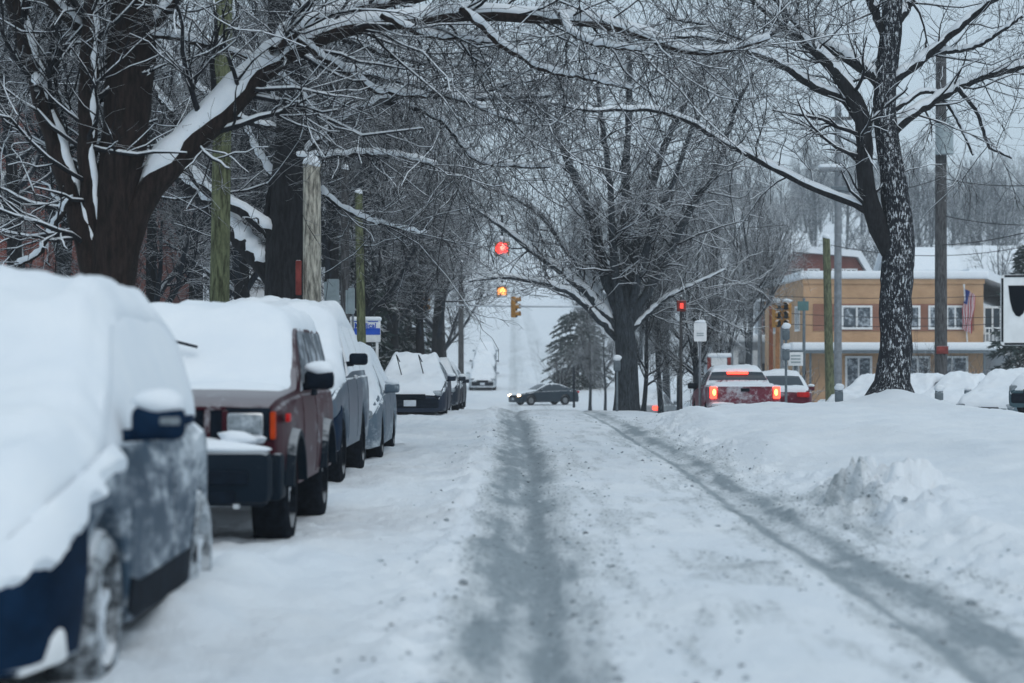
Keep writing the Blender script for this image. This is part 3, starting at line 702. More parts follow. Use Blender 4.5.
# right wing with sloped snowy roof and porch
wb('wing_wall', M['greywall'], L+.02, L+4.5, 1.2, 12, -.8, zz(306))
part('roof_snow', M['snow'], tb, lambda bm: prism(bm, [(L-.6, zz(268)), (L+.1, zz(268)), (L+4.7, zz(303)), (L+4.7, zz(309)), (L+.03, zz(276)+.0), (L-.6, zz(276)+.05)], .6, 12.5))
window(tb, (L+.75, 1.195, zz(320)), 1.0, 1.5)
window(tb, (L+2.4, 1.195, zz(320)), 1.2, 1.5)
part('porch_rail', M['white'], tb, lambda bm: (box(bm, (L+1.6, .2, zz(328)), (3.0, .06, .08)), box(bm, (L+1.6, .2, zz(342)), (3.0, .06, .08)), [box(bm, (L+.15+.2*i, .2, zz(335)), (.05, .04, .72)) for i in range(15)]))
part('porch_floor', M['snow'], tb, lambda bm: box(bm, (L+1.6, .65, zz(344.5)), (3.0, 1.1, .2), .05), 40)
# flag
fx = (964-CXP)*D/FPX; fl = thing('flag', 'striped flag hanging from a slanted staff on the tan brick building', 'flag', (fx, D-.3, EYE+(HORY-330)*D/FPX))
part('staff', M['white'], fl, lambda bm: (cyl(bm, (.18, .25, -1.0), (-.12, -.25, 2.3), .035, n=8), blob(bm, (-.125, -.26, 2.34), (.06, .06, .06), 1, 1, 0)))
nx_, nz_ = 13, 20; vv = []; fm = []; ff = []
for j in range(nz_+1):
    for i in range(nx_+1):
        u, w_ = i/nx_, j/nz_
        vv.append((-.1+(.62*u-.1*w_)*(1-.25*w_)+.03*math.sin(9*w_+5*u), -.27+.09*math.sin(u*14+2*w_)+.2*w_, 2.15-2.1*w_-.35*u*(1-.3*w_)))
for j in range(nz_):
    for i in range(nx_):
        a = j*(nx_+1)+i; ff.append((a, a+1, a+nx_+2, a+nx_+1)); fm.append(2 if (i < 5 and j < 7) else (i % 2))
mesh_np('cloth', np.array(vv), np.array(ff), None, True, fl, [M['cloth_red'], M['cloth_white'], M['cloth_blue']], fm)
# red brick house behind, white house, storefront, far houses
t = thing('brick_house', 'red brick house with low white roof behind the tan brick building', 'house', (21.4, 138, 2.2))
part('wall', M['redbrick'], t, lambda bm: prism(bm, [(-3.4, -4), (3.1, -4), (3.1, 4.9), (2.3, 6.2), (-2.0, 6.6), (-3.4, 4.9)], 0, 8))
part('roof', M['snow'], t, lambda bm: prism(bm, [(-3.9, 4.6), (-3.5, 4.9), (-2.05, 6.62), (2.4, 6.24), (3.2, 4.9), (3.6, 4.6), (3.6, 4.95), (2.6, 6.65), (-2.1, 7.1), (-3.9, 5.0)], -.5, 8.4))
for u in (-1.7, -.6, 1.1, 2.0): window(t, (u, -.005, 5.0), .85, .9)
house('white-roofed house standing high behind the red brick house', (789-CXP)*.085, 170, 3.6, 9, 4.6, 2.3, M['siding'], 'x', ((-.8, 3.2, .7, 1.1), (.8, 3.2, .7, 1.1)), base=5.2)
t = thing('shop_building', 'white columned shop front left of the tan brick building', 'building', ((752-CXP)*.0625, 125, ground(15, 125)))
part('wall', M['siding'], t, lambda bm: box(bm, (0, 5, 1.6), (5.2, 10, 5.0)))
part('roof', M['snow'], t, lambda bm: box(bm, (0, 4.6, 4.35), (5.8, 11.6, .45), .15, seg=3), 40)
for u in (-2.3, -1.1, .1, 1.3, 2.4): part('column', M['white'], t, lambda bm, u=u: box(bm, (u, -.7, 1.4), (.28, .28, 4.4)))
for u in (-1.7, -.5, .7, 1.85): window(t, (u, -.005, 1.8), .8, 2.2, frame=M['greywall'], n=1)
house('far house with plain white roof on the slope behind the dark utility pole', (925-CXP)*.09, 180, 6, 7, 3.6, 2.0, M['siding'], 'x', ((-1.5, 2, .9, 1.3), (1.5, 2, .9, 1.3)), base=5.8)
house('pale far house beside the small evergreen', (985-CXP)*.0975, 195, 7, 7, 4.2, 2.4, M['white'], 'x', ((-2, 2.4, 1, 1.3), (1, 2.4, 1, 1.3)), base=5.8)
house('small snow-roofed house behind the mossy pole', (205-CXP)*.034, 68, 7.5, 7, 2.6, 1.6, M['siding'], 'x', ((-2, 1.3, 1, 1.2), (1.4, 1.3, 1, 1.2)), chimney=True)
house('grey gabled house behind the blue and white sign', (378-CXP)*.05, 100, 3.4, 8, 3.2, 1.4, M['greywall'], 'x', ((-.8, 1.6, .8, 1.1), (.9, 1.6, .8, 1.1)))
# left brick building
t = thing('brick_building', 'dark red brick building behind the massive multi-stemmed tree', 'building', (-15.2, 55, .5))
part('wall', M['redbrick'], t, lambda bm: box(bm, (0, 6, 3.6), (9.6, 12, 8.4)))
snowslab(t, -5.1, 5.1, -.3, 12.3, 7.81, .35)
for u in (-3.4, -1.2, 1.2, 3.5):
    for q in (1.9, 5.2): window(t, (u, -.005, q), 1.1, 1.7)

# ------------------------------------------------------------------ poles, signs, signals
def pole_thing(name, label, cat, px, d, top, wpx, mat, base_w=1.25, lean=0, cap=True):
    x = (px-CXP)*d/FPX; z = ground(x, d)-.2; h = EYE+(HORY-top)*d/FPX-z; r0 = wpx*d/FPX/2
    t = thing(name, label, cat, (x, d, z))
    K = 14; s = np.linspace(0, 1, K)
    pp = np.stack([lean*s, .0*s+.02*np.sin(s*4), h*s], 1); rr = r0*(base_w-(base_w-1)*s*1.3)
    v, f = tubes(pp[None], rr[None], 16); mesh_np('shaft', v, f, mat, True, t)
    if cap: part('snow', M['snow'], t, lambda bm: blob(bm, (lean, .02*math.sin(4), h), (r0*1.05, r0*1.05, r0*.8), 3), 60)
    return t, h
pole_thing('utility_pole', 'tall mossy green wooden pole in front of the massive tree\'s limb', 'pole', 217, 31, -60, 18, M['pole_moss'], 1.15, .12)
t, h = pole_thing('utility_pole', 'short pale wooden pole with peeling bark-like stains', 'pole', 312, 31.5, 163, 18, M['pole_pale'], 1.08)
part('red_band', M['rust'], t, lambda bm: box(bm, (-.2, -.1, EYE+(HORY-278)*31.5/FPX-t.location.z), (.09, .1, .55), .02), 40)
pole_thing('utility_pole', 'thin dark pole behind the tall snow-covered suv', 'pole', 345, 42, 168, 8.5, M['pole_dark'])
pole_thing('utility_pole', 'thin greenish pole in front of the blue and white sign', 'pole', 363, 46, 192, 8, M['pole_moss'], lean=-.1)
sp1, h1 = pole_thing('utility_pole', 'dark pole carrying the left end of the snowy signal wire', 'pole', 407, 100, 178, 9, M['pole_dark'])
pole_thing('utility_pole', 'grey pole left of the snowy hill-road cars', 'pole', 461, 120, 262, 5, M['pole_dark'])
# right side poles
t, h = pole_thing('utility_pole', 'dark utility pole carrying a grey transformer can', 'pole', 941, 72, 40, 11, M['pole_dark'], 1.2)
u = 72/FPX; zt = EYE+(HORY-140)*u-t.location.z
part('transformer', M['signback'], t, lambda bm: (cyl(bm, (.05, -.32, zt-.55), (.05, -.32, zt+.5), .32, n=20), cyl(bm, (.05, -.32, zt+.5), (.05, -.32, zt+.58), .34, .28, n=20), cyl(bm, (.2, -.32, zt+.58), (.2, -.32, zt+.8), .05, n=8), cyl(bm, (-.1, -.32, zt+.58), (-.1, -.32, zt+.8), .05, n=8)), 40)
part('notice_box', M['rust'], t, lambda bm: box(bm, (0, -.22, EYE+(HORY-350)*u-t.location.z), (.42, .1, .28), .02), 40)
t, h = pole_thing('utility_pole', 'grey pole with crossarm and street light right of the mossy stump pole', 'pole', 838, 92, 104, 7, M['metal'], 1.2)
u = 92/FPX; z = EYE+(HORY-119)*u-t.location.z
part('crossarm', M['pole_dark'], t, lambda bm: (box(bm, (-.35, -.2, z), (1.9, .12, .14)), [cyl(bm, (-.35+q, -.2, z+.07), (-.35+q, -.2, z+.25), .05, n=8) for q in (-.85, -.4, .4, .85)]))
z2 = EYE+(HORY-176)*u-t.location.z
lp = part('lamp_arm', M['metal'], t, lambda bm: (cyl(bm, (0, -.1, z2), (.05, -.9, z2+.2), .05, n=8), box(bm, (-.45, -.9, z2+.22), (1.1, .34, .18), .07)), 40)
part('snow', M['snow'], lp, lambda bm: box(bm, (-.45, -.9, z2+.37), (1.15, .4, .16), .06), 40)
part('meter_box', M['steel'], t, lambda bm: box(bm, (.05, -.22, EYE+(HORY-190)*u-t.location.z), (.8, .2, .3), .03), 40)
pole_thing('utility_pole', 'short mossy snow-topped pole leaning in front of the tan building', 'pole', 831, 84, 237, 8, M['pole_moss'], lean=-.2)
pole_thing('utility_pole', 'reddish wooden post at the left corner of the tan building', 'pole', 771, 98, 296, 4, basic('red_wood', (.24, .085, .045), .8), cap=False)
pole_thing('utility_pole', 'orange-brown post right beside the reddish post', 'pole', 777.5, 97, 300, 4, basic('orange_wood', (.42, .2, .09), .8), cap=False)
pole_thing('sign_post', 'thin dark post at the rear of the dark sedan', 'pole', 574, 126, 366, 2, M['black'], cap=False)
pole_thing('utility_pole', 'grey hazy pole right of the twiggy tree', 'pole', 760, 115, 300, 4, M['metal'])

def wire(label, a, b, sag, r, mat=M['wire'], name='overhead_wire', group=None):
    K = 20; s = np.linspace(0, 1, K); a = np.array(a); b = np.array(b)
    p = a*(1-s)[:, None]+b*s[:, None]; p[:, 2] -= sag*4*s*(1-s)
    o0 = p[0].copy(); v, f = tubes((p-o0)[None], np.full((1, K), r), 5)
    o = mesh_np(name, v, f, mat); o.location = o0; return tag(o, label, 'wire', group)
WL = P(407, 303, 100); WR = P(772, 300, 100)
wire('snow-coated signal wire strung low over the crossing', WL, WR, .25, .05, M['snowwire'], 'signal_wire')
wire('upper signal wire carrying the red light', P(345, 200, 75), P(786, 225, 75), .6, .012, M['wire'], 'signal_wire')
for i, (a, b, sg, lab) in enumerate([((831, 245, 84), (1100, 226, 84), .8, 'top wire running right from the mossy stump pole'),
    ((838, 190, 92), (941, 178, 72), .3, 'wire between the grey crossarm pole and the transformer pole'),
    ((941, 178, 72), (1150, 160, 60), .5, 'wire leaving the transformer pole towards the right edge'),
    ((941, 215, 72), (1150, 205, 66), .5, 'lower wire leaving the transformer pole to the right edge'),
    ((771, 296, 98), (1060, 292, 98), .2, 'thin wire crossing the top of the tan brick front'),
    ((771, 312, 98), (1060, 314, 98), .25, 'thin wire crossing the middle of the tan building windows'),
    ((786, 324, 96), (1060, 320, 90), .2, 'lowest thin wire crossing the tan building windows'),
    ((838, 119, 92), (620, 95, 60), .8, 'wire from the crossarm towards the fanned tree'),
    ((941, 65, 72), (1150, 90, 60), .8, 'highest wire at the top of the transformer pole'),
    ((941, 245, 72), (1150, 190, 50), .3, 'slanting wire rising right from the transformer pole'),
    ((217, 60, 31), (312, 175, 31.5), .3, 'slack wire from the mossy pole down to the pale pole'),
    ((345, 222, 42), (407, 225, 100), .3, 'wire between the thin dark pole and the signal wire pole')]):
    wire(lab, P(*a), P(*b), sg, .016 if i < 10 else .008)
def signal(label, px, py, d, lit, n=3, size=1., yaw=0, hang=.3, lens=None, mat=None):
    p = P(px, py, d); t = thing('traffic_signal', label, 'traffic light', p, yaw)
    s = size; hh = .36*s*n
    part('housing', mat or M['yellow'], t, lambda bm: (box(bm, (0, 0, 0), (.34*s, .24*s, hh*.97), .04*s), box(bm, (0, 0, hh/2+.03), (.2*s, .16*s, .06))), 40)
    part('hanger', M['black'], t, lambda bm: cyl(bm, (0, 0, hh/2+.05), (0, 0, hh/2+hang), .03*s, n=8))
    part('snow', M['snow'], t, lambda bm: blob(bm, (0, 0, hh/2+.07), (.22*s, .16*s, .09*s), 2), 60)
    for i in range(n):
        z = hh/2-.18*s-i*.36*s; on = (lit == i)
        part('lens', (lens if on else M['black']), t, lambda bm: cyl(bm, (0, -.12*s, z), (0, -.15*s, z), .15*s, n=20))
        if on: part('bulb', M['tailcore'] if lens is M['amberlit'] else M['redcore'], t, lambda bm: blob(bm, (.02*s, -.152*s, z+.03*s), (.075*s, .02*s, .065*s), 4, 2, .3), 60); part('snow', M['snow'], t, lambda bm: blob(bm, (.03*s, -.17*s, z-.15*s), (.13*s, .07*s, .045*s), 6), 60)
        def visor(bm):
            for k in range(13):
                a0, a1 = math.pi*(-.15+1.3*k/13), math.pi*(-.15+1.3*(k+1)/13)
                q = [bm.verts.new((math.cos(a)*r_*s, y*s, z+math.sin(a)*r_*s)) for a, r_, y in ((a0, .168, -.12), (a1, .168, -.12), (a1, .168, -.32), (a0, .168, -.32), (a0, .155, -.12), (a1, .155, -.12), (a1, .155, -.32), (a0, .155, -.32))]
                for f_ in ((0, 1, 2, 3), (4, 7, 6, 5), (3, 2, 6, 7), (0, 4, 5, 1)): bm.faces.new([q[j] for j in f_])
        part('visor', mat or M['yellow'], t, visor)
    return t
signal('signal head glowing bright red high above the crossing', 502, 249, 75, 0, n=1, size=1.6, hang=1.0, lens=M['redlit'])
signal('amber lit signal head just left of the pair over the road', 502, 292, 98, 0, n=1, size=1.5, hang=.3, lens=M['amberlit'])
signal('yellow signal head hung from the snowy wire over the road', 514, 307, 100, 9, yaw=R(70), hang=.35, size=1.0)
signal('yellow signal head at the left end of the snowy wire', 423, 300, 100, 9, yaw=R(40), size=1.15, hang=.3)
signal('left one of two yellow signal heads before the tan building', 776.5, 315, 96, 9, size=1.15, yaw=R(25), hang=.2)
signal('right one of two yellow signal heads before the tan building', 787, 315, 96, 9, size=1.15, yaw=R(-25), hang=.2)
pole_thing('signal_pole', 'grey pole between the yellow signal heads and the tan building', 'pole', 782, 96.5, 305, 3, M['metal'])
# pedestrian signal on its post
t, h = pole_thing('pedestrian_signal', 'small red lit pedestrian signal on a thin post', 'pedestrian signal', 681, 60, 296, 2.6, M['pole_dark'])
z = EYE+(HORY-306)*60/FPX-t.location.z
hd = part('signal_head', M['rust'], t, lambda bm: box(bm, (0, -.13, z), (.27, .16, .34), .03), 40)
part('lit_face', M['walkred'], hd, lambda bm: box(bm, (0, -.22, z), (.10, .02, .16), .01), 40)
# white sign on post
def rplate(bm, w, h, r, y0, y1, cx=0, cz=0, n=5):
    pts = []
    for qx, qz, a0 in ((1, 1, 0), (-1, 1, 90), (-1, -1, 180), (1, -1, 270)):
        for k in range(n+1):
            a = R(a0+90*k/n); pts.append((cx+qx*(w/2-r)+r*math.cos(a), cz+qz*(h/2-r)+r*math.sin(a)))
    prism(bm, pts, y0, y1)
t, h = pole_thing('road_sign', 'white rectangular sign on a grey post left of the red pickup', 'sign', 700, 57, 323, 2.4, M['metal'], cap=False)
z = EYE+(HORY-332)*57/FPX-t.location.z
pl = part('plate', M['white'], t, lambda bm: rplate(bm, .36, .54, .04, -.08, -.05, 0, z))
part('marking', M['signback'], pl, lambda bm: [box(bm, (0, -.083, z+q), (.2, .004, .03)) for q in (-.1, -.04)])
part('snow', M['snow'], t, lambda bm: blob(bm, (0, -.06, z+.29), (.17, .05, .05), 4), 60)
# notice board on red posts
t = thing('notice_board', 'white board framed between two red posts behind the pickup', 'sign', ((719-CXP)*.036, 72, ground(7.4, 72)))
z0 = EYE+(HORY-380)*.036-t.location.z; z1 = EYE+(HORY-357)*.036-t.location.z
for s in (-1, 1): part('post', M['rust'], t, lambda bm, s=s: box(bm, (s*.36, 0, (z1-.3)/2), (.12, .12, z1+.3), .01), 40)
part('board', M['white'], t, lambda bm: (box(bm, (0, -.02, z1-.17), (.56, .05, .3)), box(bm, (0, -.02, z1-.56), (.56, .05, .26))))
part('snow', M['snow'], t, lambda bm: box(bm, (0, 0, z1+.06), (.9, .2, .16), .06), 50)
# blue and white sign
t = thing('shop_sign', 'blue and white medical sign behind the thin greenish pole', 'sign', ((365.5-CXP)*.026, 52, ground(-3.8, 52)))
u = 52/FPX; zc = lambda py: EYE+(HORY-py)*u-t.location.z
pn = part('panel', M['white'], t, lambda bm: box(bm, (0, 0, zc(331)), (.78, .1, .58), .015), 40)
part('blue_band', M['blue'], pn, lambda bm: box(bm, (0, -.055, zc(331.5)), (.77, .012, .17)))
part('blue_dash', M['blue'], pn, lambda bm: (box(bm, (-.2, -.055, zc(321.3)), (.2, .012, .035)), box(bm, (.2, -.055, zc(321.3)), (.26, .012, .035))))
fc = bpy.data.curves.new('lettering', 'FONT'); fc.body = 'Medical'; fc.size = .185; fc.align_x = 'CENTER'; fc.extrude = .004; fc.offset = .004; fc.materials.append(M['blue'])
fo = bpy.data.objects.new('lettering', fc); COL.objects.link(fo); me_ = bpy.data.meshes.new_from_object(fo.evaluated_get(bpy.context.evaluated_depsgraph_get())); bpy.data.objects.remove(fo)
fo = bpy.data.objects.new('lettering', me_); COL.objects.link(fo); fo.parent = pn; fo.location = (0, -.058, zc(327.9)); fo.rotation_euler = (R(90), 0, 0)
if not me_.materials: me_.materials.append(M['blue'])
for s in (-.3, .3): part('post', M['white'], t, lambda bm, s=s: box(bm, (s, .02, zc(340)/2-.1), (.07, .07, zc(340)+.2)))
part('snow', M['snow'], t, lambda bm: box(bm, (0, 0, zc(319)), (.84, .18, .12), .05), 50)
# two sign backs on left
for px, py, d, w, h_, lab in ((331, 296, 39, .24, .66, 'wide grey sign back left of the thin dark pole'), (351, 301, 40, .13, .52, 'narrow grey sign back right of the thin dark pole')):
    t, hh = pole_thing('road_sign', lab, 'sign', px+w*14, d, py-17, 2.4, M['metal'], cap=False)
    z = EYE+(HORY-py)*d/FPX-t.location.z
    part('plate', M['signback'], t, lambda bm: (rplate(bm, w, h_, .03, -.09, -.06, -.02, z), box(bm, (-w/2-.05, -.02, z-.02), (.05, .1, h_*.9), .01)), 40)
# black and white sign at the right edge
d = 22; u = d/FPX; x = (1034-CXP)*u
t = thing('road_sign', 'white road sign with black border cut by the photo\'s right edge', 'sign', (x, d, ground(x, d)-.2), R(-6))
z = EYE+(HORY-310)*u-t.location.z
part('post', M['metal'], t, lambda bm: box(bm, (0, .05, z/2+.1), (.06, .05, z+.5)))
pl = part('plate', M['white'], t, lambda bm: rplate(bm, .72, .78, .04, -.012, .008, 0, z))
def border(bm):
    for s in (-1, 1):
        box(bm, (s*.343, -.015, z), (.022, .006, .70)); box(bm, (0, -.015, z+s*.373), (.64, .006, .022))
part('border', M['signblack'], pl, border)
pts = [(-.28, .27), (-.06, .27), (-.07, .12), (-.09, .02), (-.12, -.04), (-.16, -.075), (-.20, -.06), (-.235, 0), (-.26, .1)]
part('symbol', M['signblack'], pl, lambda bm: (prism(bm, [(a, b+z) for a, b in pts], -.017, -.011), prism(bm, [(.04, z+.2), (.28, z+.2), (.16, z-.2)], -.017, -.011)))
# parking meters
def meter(label, px, top, d, two=False):
    x = (px-CXP)*d/FPX; z = ground(x, d)-.1; h = EYE+(HORY-top)*d/FPX-z
    t = thing('parking_meter', label, 'parking meter', (x, d, z), 0, 'parking meters')
    part('post', M['steel'], t, lambda bm: cyl(bm, (0, 0, 0), (0, 0, h-.3), .035, n=10))
    for q in ((0,) if not two else (0, -.55)):
        hd = part('meter_head', M['steel'], t, lambda bm: (box(bm, (0, 0, h-.26+q), (.2, .14, .3), .05), blob(bm, (0, 0, h-.12+q), (.1, .07, .07), 2, 2, 0)), 60)
        part('snow', M['snow'], hd, lambda bm: blob(bm, (0, 0, h-.03+q), (.13, .11, .09), 5), 60)
meter('double-headed parking meter right of the pickup with snowy caps', 786, 325, 54, True)
meter('parking meter with snowy cap beside the fanned tree trunk', 617, 357, 57)
meter('parking meter buried in snow left of the forked tree', 839, 386, 49)
meter('parking meter half buried below the transformer pole', 939, 387, 48)
# street name sign and white board near the tan building
t, h = pole_thing('street_sign', 'green street name sign on a post before the tan building', 'sign', 804, 90, 298, 3, M['steel'], cap=False)
z = EYE+(HORY-306)*90/FPX-t.location.z
part('plate', M['green'], t, lambda bm: box(bm, (-.05, -.08, z), (.5, .04, .42), .01), 40)
t, h = pole_thing('road_sign', 'white board sign between the parking meter and the street name sign', 'sign', 796, 62, 352, 2, M['steel'], cap=False)
z = EYE+(HORY-359)*62/FPX-t.location.z
pl = part('plate', M['white'], t, lambda bm: box(bm, (-.02, -.06, z), (.46, .03, .42), .01), 40)
part('marking', M['signback'], pl, lambda bm: [box(bm, (-.02, -.077, z+q), (.3, .004, .05)) for q in (-.1, 0, .1)])

# ------------------------------------------------------------------ vehicles
class Car:
    J = 13
    def __init__(s, L, Wd, top, belt, zb, wheels, wr, wroof, nose=.86, tail=.92, arch=.06, nl=1., tl=1., inset=.95):
        s.L, s.W = L, Wd; n = int(L/.035); s.S = S = np.linspace(0, L, n)
        def sm(y, k=3):
            q = np.pad(y, k, mode='edge'); ker = np.ones(2*k+1)/(2*k+1); z = np.convolve(q, ker, 'valid'); z[0] = y[0]; z[-1] = y[-1]; return z
        zt = sm(np.interp(S, *zip(*top))); bl = np.minimum(sm(np.interp(S, *zip(*belt))), zt-.03)
        w = Wd/2*np.interp(S, [0, .08*nl, .22*nl, .5*nl, L-.5*tl, L-.15*tl, L], [nose, nose+.6*(1-nose), nose+.85*(1-nose), 1, 1, tail+.7*(1-tail), tail]); w = sm(w)
        z0 = np.full(n, zb); 
        for c in wheels:
            q = (wr+arch)**2-(S-c)**2; z0 = np.maximum(z0, np.where(q > 0, wr+np.sqrt(np.maximum(q, 0)), zb))
        z0 = np.minimum(z0, bl-.06)
        k = np.clip((zt-bl)/(max(zt)-np.median(bl)), 0, 1); wr_ = inset*w*(1-k)+np.minimum(wroof, inset*w)*k
        X = np.zeros((n, s.J)); Z = np.zeros((n, s.J))
        hgt = bl-z0
        X[:, 0] = 0; Z[:, 0] = z0
        X[:, 1] = .86*w; Z[:, 1] = z0
        X[:, 2] = .975*w; Z[:, 2] = z0+.03
        X[:, 3] = .995*w; Z[:, 3] = z0+.25*hgt
        X[:, 4] = w; Z[:, 4] = z0+.5*hgt
        X[:, 5] = .995*w; Z[:, 5] = z0+.78*hgt
        X[:, 6] = (inset+.025)*w; Z[:, 6] = bl-.02
        X[:, 7] = inset*w; Z[:, 7] = bl
        for i, f in ((8, .5), (9, .93)):
            X[:, i] = inset*w*(1-f)+wr_*f; X[:, i] += .02*(1-abs(2*f-1))*k; Z[:, i] = bl+(zt-.02-bl)*f*.98
        X[:, 10] = wr_-.05*(1-.3*(1-k)); Z[:, 10] = zt-.015
        X[:, 11] = wr_*.5; Z[:, 11] = zt-.003
        X[:, 12] = 0; Z[:, 12] = zt
        s.X, s.Z, s.zt, s.bl, s.w, s.wr_, s.z0 = X, Z, zt, bl, w, wr_, z0
        s.wheels, s.wrad, s.zb = wheels, wr, zb
    def pt(s, y, v, side=1, off=0.):
        i = np.clip(y/s.L, 0, 1)*(len(s.S)-1); a = int(min(i, len(s.S)-2)); f = i-a
        j = int(min(v, s.J-2)); g = v-j
        def q(A): return (A[a, j]*(1-f)+A[a+1, j]*f)*(1-g)+(A[a, j+1]*(1-f)+A[a+1, j+1]*f)*g
        x, z = q(s.X), q(s.Z)
        dx = s.X[a, j+1]-s.X[a, j]; dz = s.Z[a, j+1]-s.Z[a, j]; l = math.hypot(dx, dz)+1e-6
        return (side*(x+off*dz/l), y, z-off*dx/l)
    def body(s, mat, parent):
        n, J = s.X.shape; ring = 2*J-2
        v = np.zeros((n, ring, 3)); v[:, :J, 0] = s.X; v[:, :J, 2] = s.Z; v[:, J:, 0] = -s.X[:, J-2:0:-1]; v[:, J:, 2] = s.Z[:, J-2:0:-1]; v[:, :, 1] = s.S[:, None]
        bm = bmesh.new(); bv = [[bm.verts.new(p) for p in row] for row in v]
        for a in range(n-1):
            for j in range(ring): bm.faces.new((bv[a][j], bv[a][(j+1) % ring], bv[a+1][(j+1) % ring], bv[a+1][j]))
        bm.faces.new(bv[0]); bm.faces.new(bv[-1][::-1])
        return bmo('body', bm, mat, parent, 32)
    def patch(s, name, mat, parent, side, y0, y1, v0, v1, off=.006, t=.014, ny=10, nv=6, slant=(0, 0), slant_r=(0, 0), jag=0.):
        """panel lying on the body surface; slant shifts the front / rear edge at the upper end"""
        bm = bmesh.new(); g = []; h = []
        for b in range(nv+1):
            f = b/nv; a0 = y0+slant[1]*f+slant[0]*(1-f); a1 = y1+slant_r[1]*f+slant_r[0]*(1-f)
            vv_ = [v0+(v1-v0)*f+jag*(1-f)*float(fbm(np.array([a*.28+3.]), np.array([y0*7.]), 3)[0]) for a in range(ny+1)]
            ee = [(1-abs(2*f-1)**5)**.5*(1-abs(2*a/ny-1)**9)**.5 if jag else 1. for a in range(ny+1)]
            g.append([bm.verts.new(s.pt(a0+(a1-a0)*a/ny, vv_[a], side, off*ee[a])) for a in range(ny+1)])
            h.append([bm.verts.new(s.pt(a0+(a1-a0)*a/ny, vv_[a], side, off*ee[a]-t)) for a in range(ny+1)])
        for b in range(nv):
            for a in range(ny):
                bm.faces.new((g[b][a], g[b][a+1], g[b+1][a+1], g[b+1][a])); bm.faces.new((h[b][a], h[b+1][a], h[b+1][a+1], h[b][a+1]))
        for a in range(ny):
            bm.faces.new((g[0][a], h[0][a], h[0][a+1], g[0][a+1])); bm.faces.new((g[nv][a], g[nv][a+1], h[nv][a+1], h[nv][a]))
        for b in range(nv):
            bm.faces.new((g[b][0], g[b+1][0], h[b+1][0], h[b][0])); bm.faces.new((g[b][ny], h[b][ny], h[b+1][ny], g[b+1][ny]))
        return bmo(name, bm, mat, parent, 35)
    def topz(s, x, y):
        """height of the upper body surface at plan position"""
        i = np.clip(y/s.L, 0, 1)*(len(s.S)-1); a = np.minimum(i.astype(int), len(s.S)-2); f = i-a
        zt = s.zt[a]*(1-f)+s.zt[a+1]*f; w = s.wr_[a]*(1-f)+s.wr_[a+1]*f
        ax = np.abs(x)/w
        return zt-.015*np.clip(ax/.9, 0, 1)**2-.06*np.clip((ax-.9)/.1, 0, 1.2), w
    def snow(s, parent, y0, y1, thick, seed=0, lump=.05, over=.03, bare=None, name='snow'):
        """blanket of snow over roof, screen and bonnet; thick = [(y, t), ...]"""
        r = random.Random(seed); ny, nx = max(12, int((y1-y0)/.05)), 34; bm = bmesh.new(); T = []; B = []
        for a in range(ny+1):
            y = y0+(y1-y0)*a/ny; rowt = []; rowb = []
            for b in range(nx+1):
                u = -1+2*b/nx; u = math.copysign(abs(u)**.75, u)
                z, w = s.topz(np.array([0.]), np.array([y])); hw = float(w[0])+over
                hw += .03*float(fbm(np.array([y*3.+seed]), np.array([3.*np.sign(u)+seed]), 3)[0])
                x = u*hw; z = float(s.topz(np.array([x]), np.array([y]))[0][0])
                t = np.interp(y, *zip(*thick)); e = (1-abs(u)**7)**.5 if abs(u) < 1 else 0
                ey = min(1, max(0, min(y-y0, y1-y)/.12)); ey = math.sqrt(1-(1-ey)**2)
                nn = float(fbm(np.array([x*2.2+seed*3.1]), np.array([y*2.2+seed]), 4)[0])+.35*float(fbm(np.array([x*8.+seed]), np.array([y*8.]), 2)[0])
                tt = max(0, (t*(1+1.1*nn)+lump*nn))*e*ey
                rowt.append(bm.verts.new((x, y, z+.004+tt))); rowb.append(bm.verts.new((x*.99, y, z-.025)))
            T.append(rowt); B.append(rowb)
        for a in range(ny):
            for b in range(nx):
                bm.faces.new((T[a][b], T[a][b+1], T[a+1][b+1], T[a+1][b])); bm.faces.new((B[a][b], B[a+1][b], B[a+1][b+1], B[a][b+1]))
        for a in range(ny):
            bm.faces.new((T[a][0], T[a+1][0], B[a+1][0], B[a][0])); bm.faces.new((T[a][nx], B[a][nx], B[a+1][nx], T[a+1][nx]))
        for b in range(nx):
            bm.faces.new((T[0][b], B[0][b], B[0][b+1], T[0][b+1])); bm.faces.new((T[ny][b], T[ny][b+1], B[ny][b+1], B[ny][b]))
        return bmo(name, bm, M['snow_car'], parent, 60)
